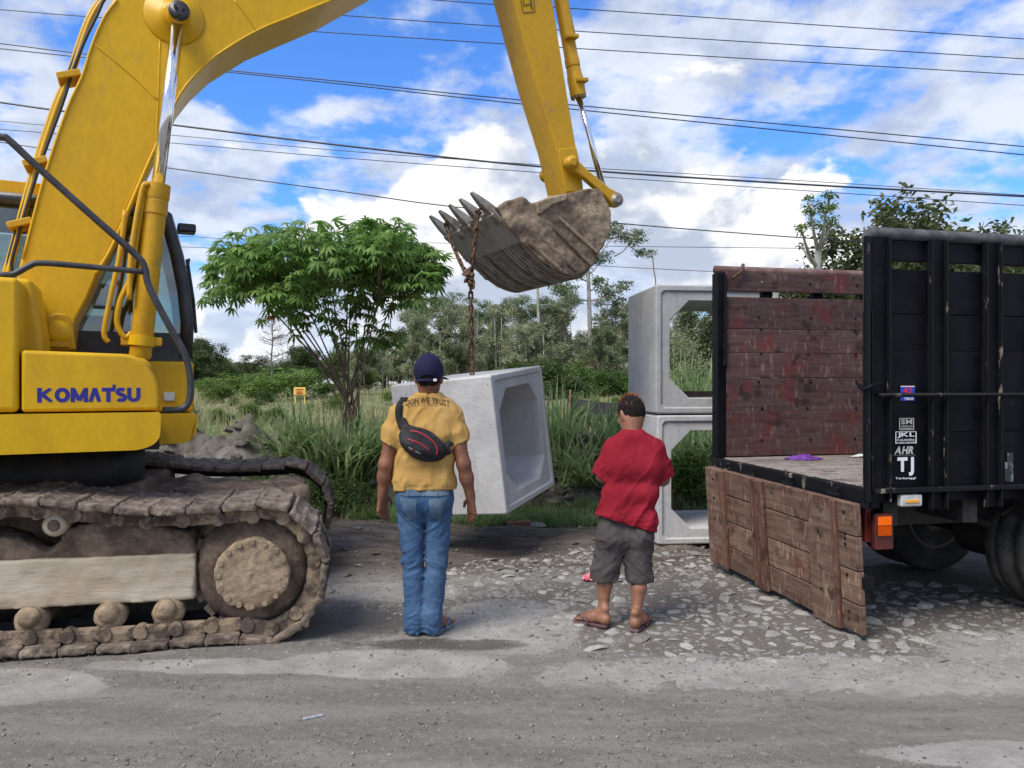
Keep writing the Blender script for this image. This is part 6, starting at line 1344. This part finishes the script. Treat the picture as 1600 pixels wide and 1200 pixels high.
def ribbon(pts, w, mat, name, par, M, nrm=None):
    P = spline(pts, 5); V, F = [], []
    for i, p in enumerate(P):
        t = (P[min(i+1, len(P)-1)]-P[max(i-1, 0)]).normalized(); n = nrm(p) if nrm else v3(0, -1, .0); s = t.cross(n).normalized(); V += [tuple(p-s*w+n*.003), tuple(p+s*w+n*.003)]
    F = [(2*i, 2*i+1, 2*i+3, 2*i+2) for i in range(len(P)-1)]; o = mk(name, (V, F), mat, par, M, True, fix=False); sm = o.modifiers.new('t', 'SOLIDIFY'); sm.thickness = .004; sm.offset = 0
pts = []
for px, py in ((633, 668), (628, 655), (626, 643), (627, 634), (630, 628)): p = L1(px, py); q = back_pt(bt, p.x, p.z, .005); pts.append(q if q else v3(p.x, -.09, p.z))
e_ = pts[-1]; hT = bt.ray_cast(v3(e_.x+.012, -.02, 1.8), v3(0, 0, -1)); pts.append(hT[0]+v3(0, -.01, .006)); hT = bt.ray_cast(v3(e_.x+.02, .05, 1.8), v3(0, 0, -1)); pts.append(hT[0]+v3(0, .0, .006))
ribbon(pts, .021, NYL, 'strap', bag, MP1, lambda p: v3(0, -1, .25).normalized() if p.y < -.05 else v3(0, -.3 if p.y < .02 else .4, 1).normalized())
pts = [bc_+RB.to_3x3() @ v3(.150, .03, .026)]
for px, py in ((700, 693), (706, 690)): p = L1(px, py); q = back_pt(bt, p.x, p.z, .006); pts.append(q if q else v3(p.x, -.05, p.z))
pts.append(pts[-1]+v3(.012, .07, .02)); ribbon(pts, .018, NYL, 'strap', bag, MP1)

# ---------------- the man in the red shirt
s2 = CH/378; D2 = s2*FPX; MP2 = Matrix.Translation(((985-800)/FPX*D2, D2, 0))
def L2(px, py, y=0): return v3((px-985)*s2, y, CH-(py-600)*s2)
p2 = empty('person', MP2, label='person in dark red T-shirt and grey shorts standing with head bowed', cat='person')
hc2 = v3(.014, .055, 1.315); HR2 = Matrix.Rotation(R(28), 3, 'Z') @ Matrix.Rotation(R(-26), 3, 'X')
S = SDF((-.36, -.24, -.01), (.38, .40, 1.48), .0062); head(S, hc2, HR2, (.076, .094, .104))
S.cap((.010, .012, 1.14), (.012, .030, 1.27), .054, .055, .03)
S.cap((-.09, 0, 1.09), (.125, 0, 1.09), .055, k=.05); S.cap((-.05, .01, .98), (.075, .01, .98), .085, k=.06); S.cap((-.06, .01, .80), (.03, .01, .80), .075, k=.06); S.cap((-.08, .01, .66), (.03, .01, .66), .065, k=.05)
j2 = dict(sL=L2(955, 700, .0), eL=L2(943, 744, .02), wL=v3(-.055, .245, .985), sR=L2(1027, 700, 0), eR=L2(1036, 749, .02), wR=v3(.090, .245, .985))
for a in 'LR':
    sg = -1 if a == 'L' else 1; sh, el, wr = j2['s'+a], j2['e'+a], j2['w'+a]; S.cap(sh+v3(-sg*.02, 0, -.02), el, .044, .041, .02); S.cap(el, el*.5+wr*.5, .043, .041, .02); S.cap(el*.5+wr*.5, wr, .041, .027, .02)
    hand(S, wr, (wr-el).normalized()*.7+v3(-.2*sg, .5, .15), v3(-.3*sg, .1, .95), v3(.9*sg, .25, .2), curl=.55)
for hp, kn, an, ft in ((v3(-.115, .0, .62), v3(-.150, .02, .36), v3(-.172, .0, .09), (v3(-.160, -.035, .022), v3(-.335, .085, .022))), (v3(.055, 0, .62), v3(.060, .0, .35), v3(.022, -.075, .09), (v3(.010, -.115, .022), v3(.115, .085, .022)))):
    S.cap(hp, kn, .08, .052, .03); S.cap(kn, kn*.62+an*.38+v3(0, -.010, 0), .043, .046, .025); S.cap(kn*.62+an*.38+v3(0, -.010, 0), an, .046, .027, .02); S.cap(an, ft[0]+v3(0, .01, .02), .027, .028, .02); foot(S, *ft)
    sandal(v3(ft[0].x, ft[0].y, 0), v3(ft[1].x, ft[1].y, 0), p2, MP2, SND2, SND2)
mk('body', S.geo(), SKN2, p2, MP2, True, fix=False); eyes(hc2, HR2, p2, MP2)
T = SDF((-.36, -.26, .52), (.38, .28, 1.30), .0062)
T.cap((-.095, .0, 1.092), (.135, .0, 1.092), .078, k=.05); T.cap((-.072, -.01, .99), (.105, -.01, .99), .108, k=.06); T.cap((-.080, -.01, .82), (.080, -.01, .82), .100, k=.06); T.cap((-.100, -.008, .68), (.054, -.008, .66), .116, k=.06); T.cap((-.100, -.008, .55), (.056, -.008, .52), .118, k=.05)
T.cap((-.035, .0, 1.145), (.070, .0, 1.145), .052, k=.06); T.cap((-.008, -.008, 1.175), (.032, -.008, 1.175), .058, k=.035)
T.cut((0, -.25, 1), (0, -.08, 1.205))
U = SDF((-.36, -.26, .52), (.38, .28, 1.30), .0062)
for a in 'LR':
    sg = -1 if a == 'L' else 1; sh, el = j2['s'+a], j2['e'+a]; end = L2(940 if a == 'L' else 1038, 748, .02); W = SDF((-.36, -.26, .52), (.38, .28, 1.30), .0062); W.cap(sh+v3(-sg*.02, 0, -.01), sh*.3+end*.7, .064, .064, .02); W.cap(sh*.4+end*.6, end+(end-sh).normalized()*.12, .063, .067, .02); W.cut((end-sh).normalized()+v3(sg*.30, 0, 0), end); U.D = np.minimum(U.D, W.D)
T.union(U, .022)
def w3(P):
    z = P[:, 2]; low = np.clip((1.0-z)/.3, 0, 1); Q = P+np.stack([-.55*P[:, 2], 0*z, 0*z], 1); a = .013*ridged(Q, (10, 6, 3.0), 31)*low; a += .005*ridged(Q, (17, 7, 6), 18); a += .010*ridged(P, (5, 5, 22), 24)*np.clip((.80-z)/.12, 0, 1); sl = np.clip((np.abs(P[:, 0]-.015)-.15)/.06, 0, 1); a += .007*ridged(P, (12, 10, 14), 25)*sl; return -a
T.disp(w3, .035); T.cut((-.30, -.1, -1), (-.03, -.1, .645)); g3 = T.geo(); mk('t_shirt', g3, clothmat('red_cotton', (.215, .008, .018), (.26, .013, .026), 3, .05), p2, MP2, True, fix=False)
J = SDF((-.30, -.22, .24), (.24, .22, .80), .0062); J.cap((-.105, -.002, .70), (.050, -.002, .70), .088, k=.04); J.cap((-.105, -.004, .59), (.045, -.004, .57), .096, k=.04)
for hp, bt_ in ((v3(-.122, -.004, .60), v3(-.163, .008, .27)), (v3(.050, -.004, .60), v3(.052, -.004, .26))): J.cap(hp+v3(0, 0, -.05), bt_, .090, .084, .03); J.cap(bt_+v3(0, 0, .08), bt_+v3(0, 0, -.02), .087, .086, .02); J.ell(hp+v3(0, -.045, -.04), (.078, .06, .075), .04)
J.cut((0, 0, 1), (0, 0, .76)); J.cut((.02, .12, -1), (-.05, 0, .288))
def w4(P):
    z = P[:, 2]; Q = P+np.stack([0*z, 0*z, .8*np.abs(P[:, 0]+.035)], 1); return -(.010*ridged(Q, (8, 7, 16), 41)+.006*ridged(P, (16, 10, 8), 44))
J.disp(w4, .03); g4 = J.geo(); shm = clothmat('grey_cotton', (.060, .052, .050), (.082, .072, .068), 4, .08); so_ = mk('shorts', g4, shm, p2, MP2, True, fix=False)
# hair: dark cropped sides, tawny tufts on top
T2 = lambda x, y, z: hc2+HR2 @ Vector((x, y, z))
Hh = SDF((-.12, -.12, 1.20), (.15, .24, 1.48), .005); R4 = HR2.to_4x4(); Hh.ell(T2(0, -.008, .012), (.079, .099, .108), 0, R4); Hh.cut(HR2 @ v3(0, .30, -1), T2(0, -.02, -.038)); Hh.cut(HR2 @ v3(0, 1, -.35), T2(0, .055, .03)); Hh.disp(lambda P: .0025*fbm(P, 90, 2, 3), .03); mk('hair', Hh.geo(), HAIR, p2, MP2, True, fix=False)
TAW = pm('tawny_hair', (.24, .085, .030), (.11, .045, .02), 25, rough=.6); gs = []; rr = random.Random(3)
for k in range(620):
    a, b = rr.gauss(0, .024), rr.gauss(.0, .032); p = T2(a, b-.012, .112*math.sqrt(max(.05, 1-(a/.083)**2-(b/.103)**2))); d = HR2 @ v3(rr.gauss(a*5, .35), rr.gauss(-.15+b*3, .35), 1).normalized(); L = rr.uniform(.010, .024); gs.append(tube([p-d*.01, p+d*L*.6, p+d*L+v3(rr.gauss(0, .006), rr.gauss(0, .006), 0)], [.0024, .0020, .0006], 3, caps=False))
mk('hair_tufts', join(gs), TAW, p2, MP2, fix=False, kind='stuff')
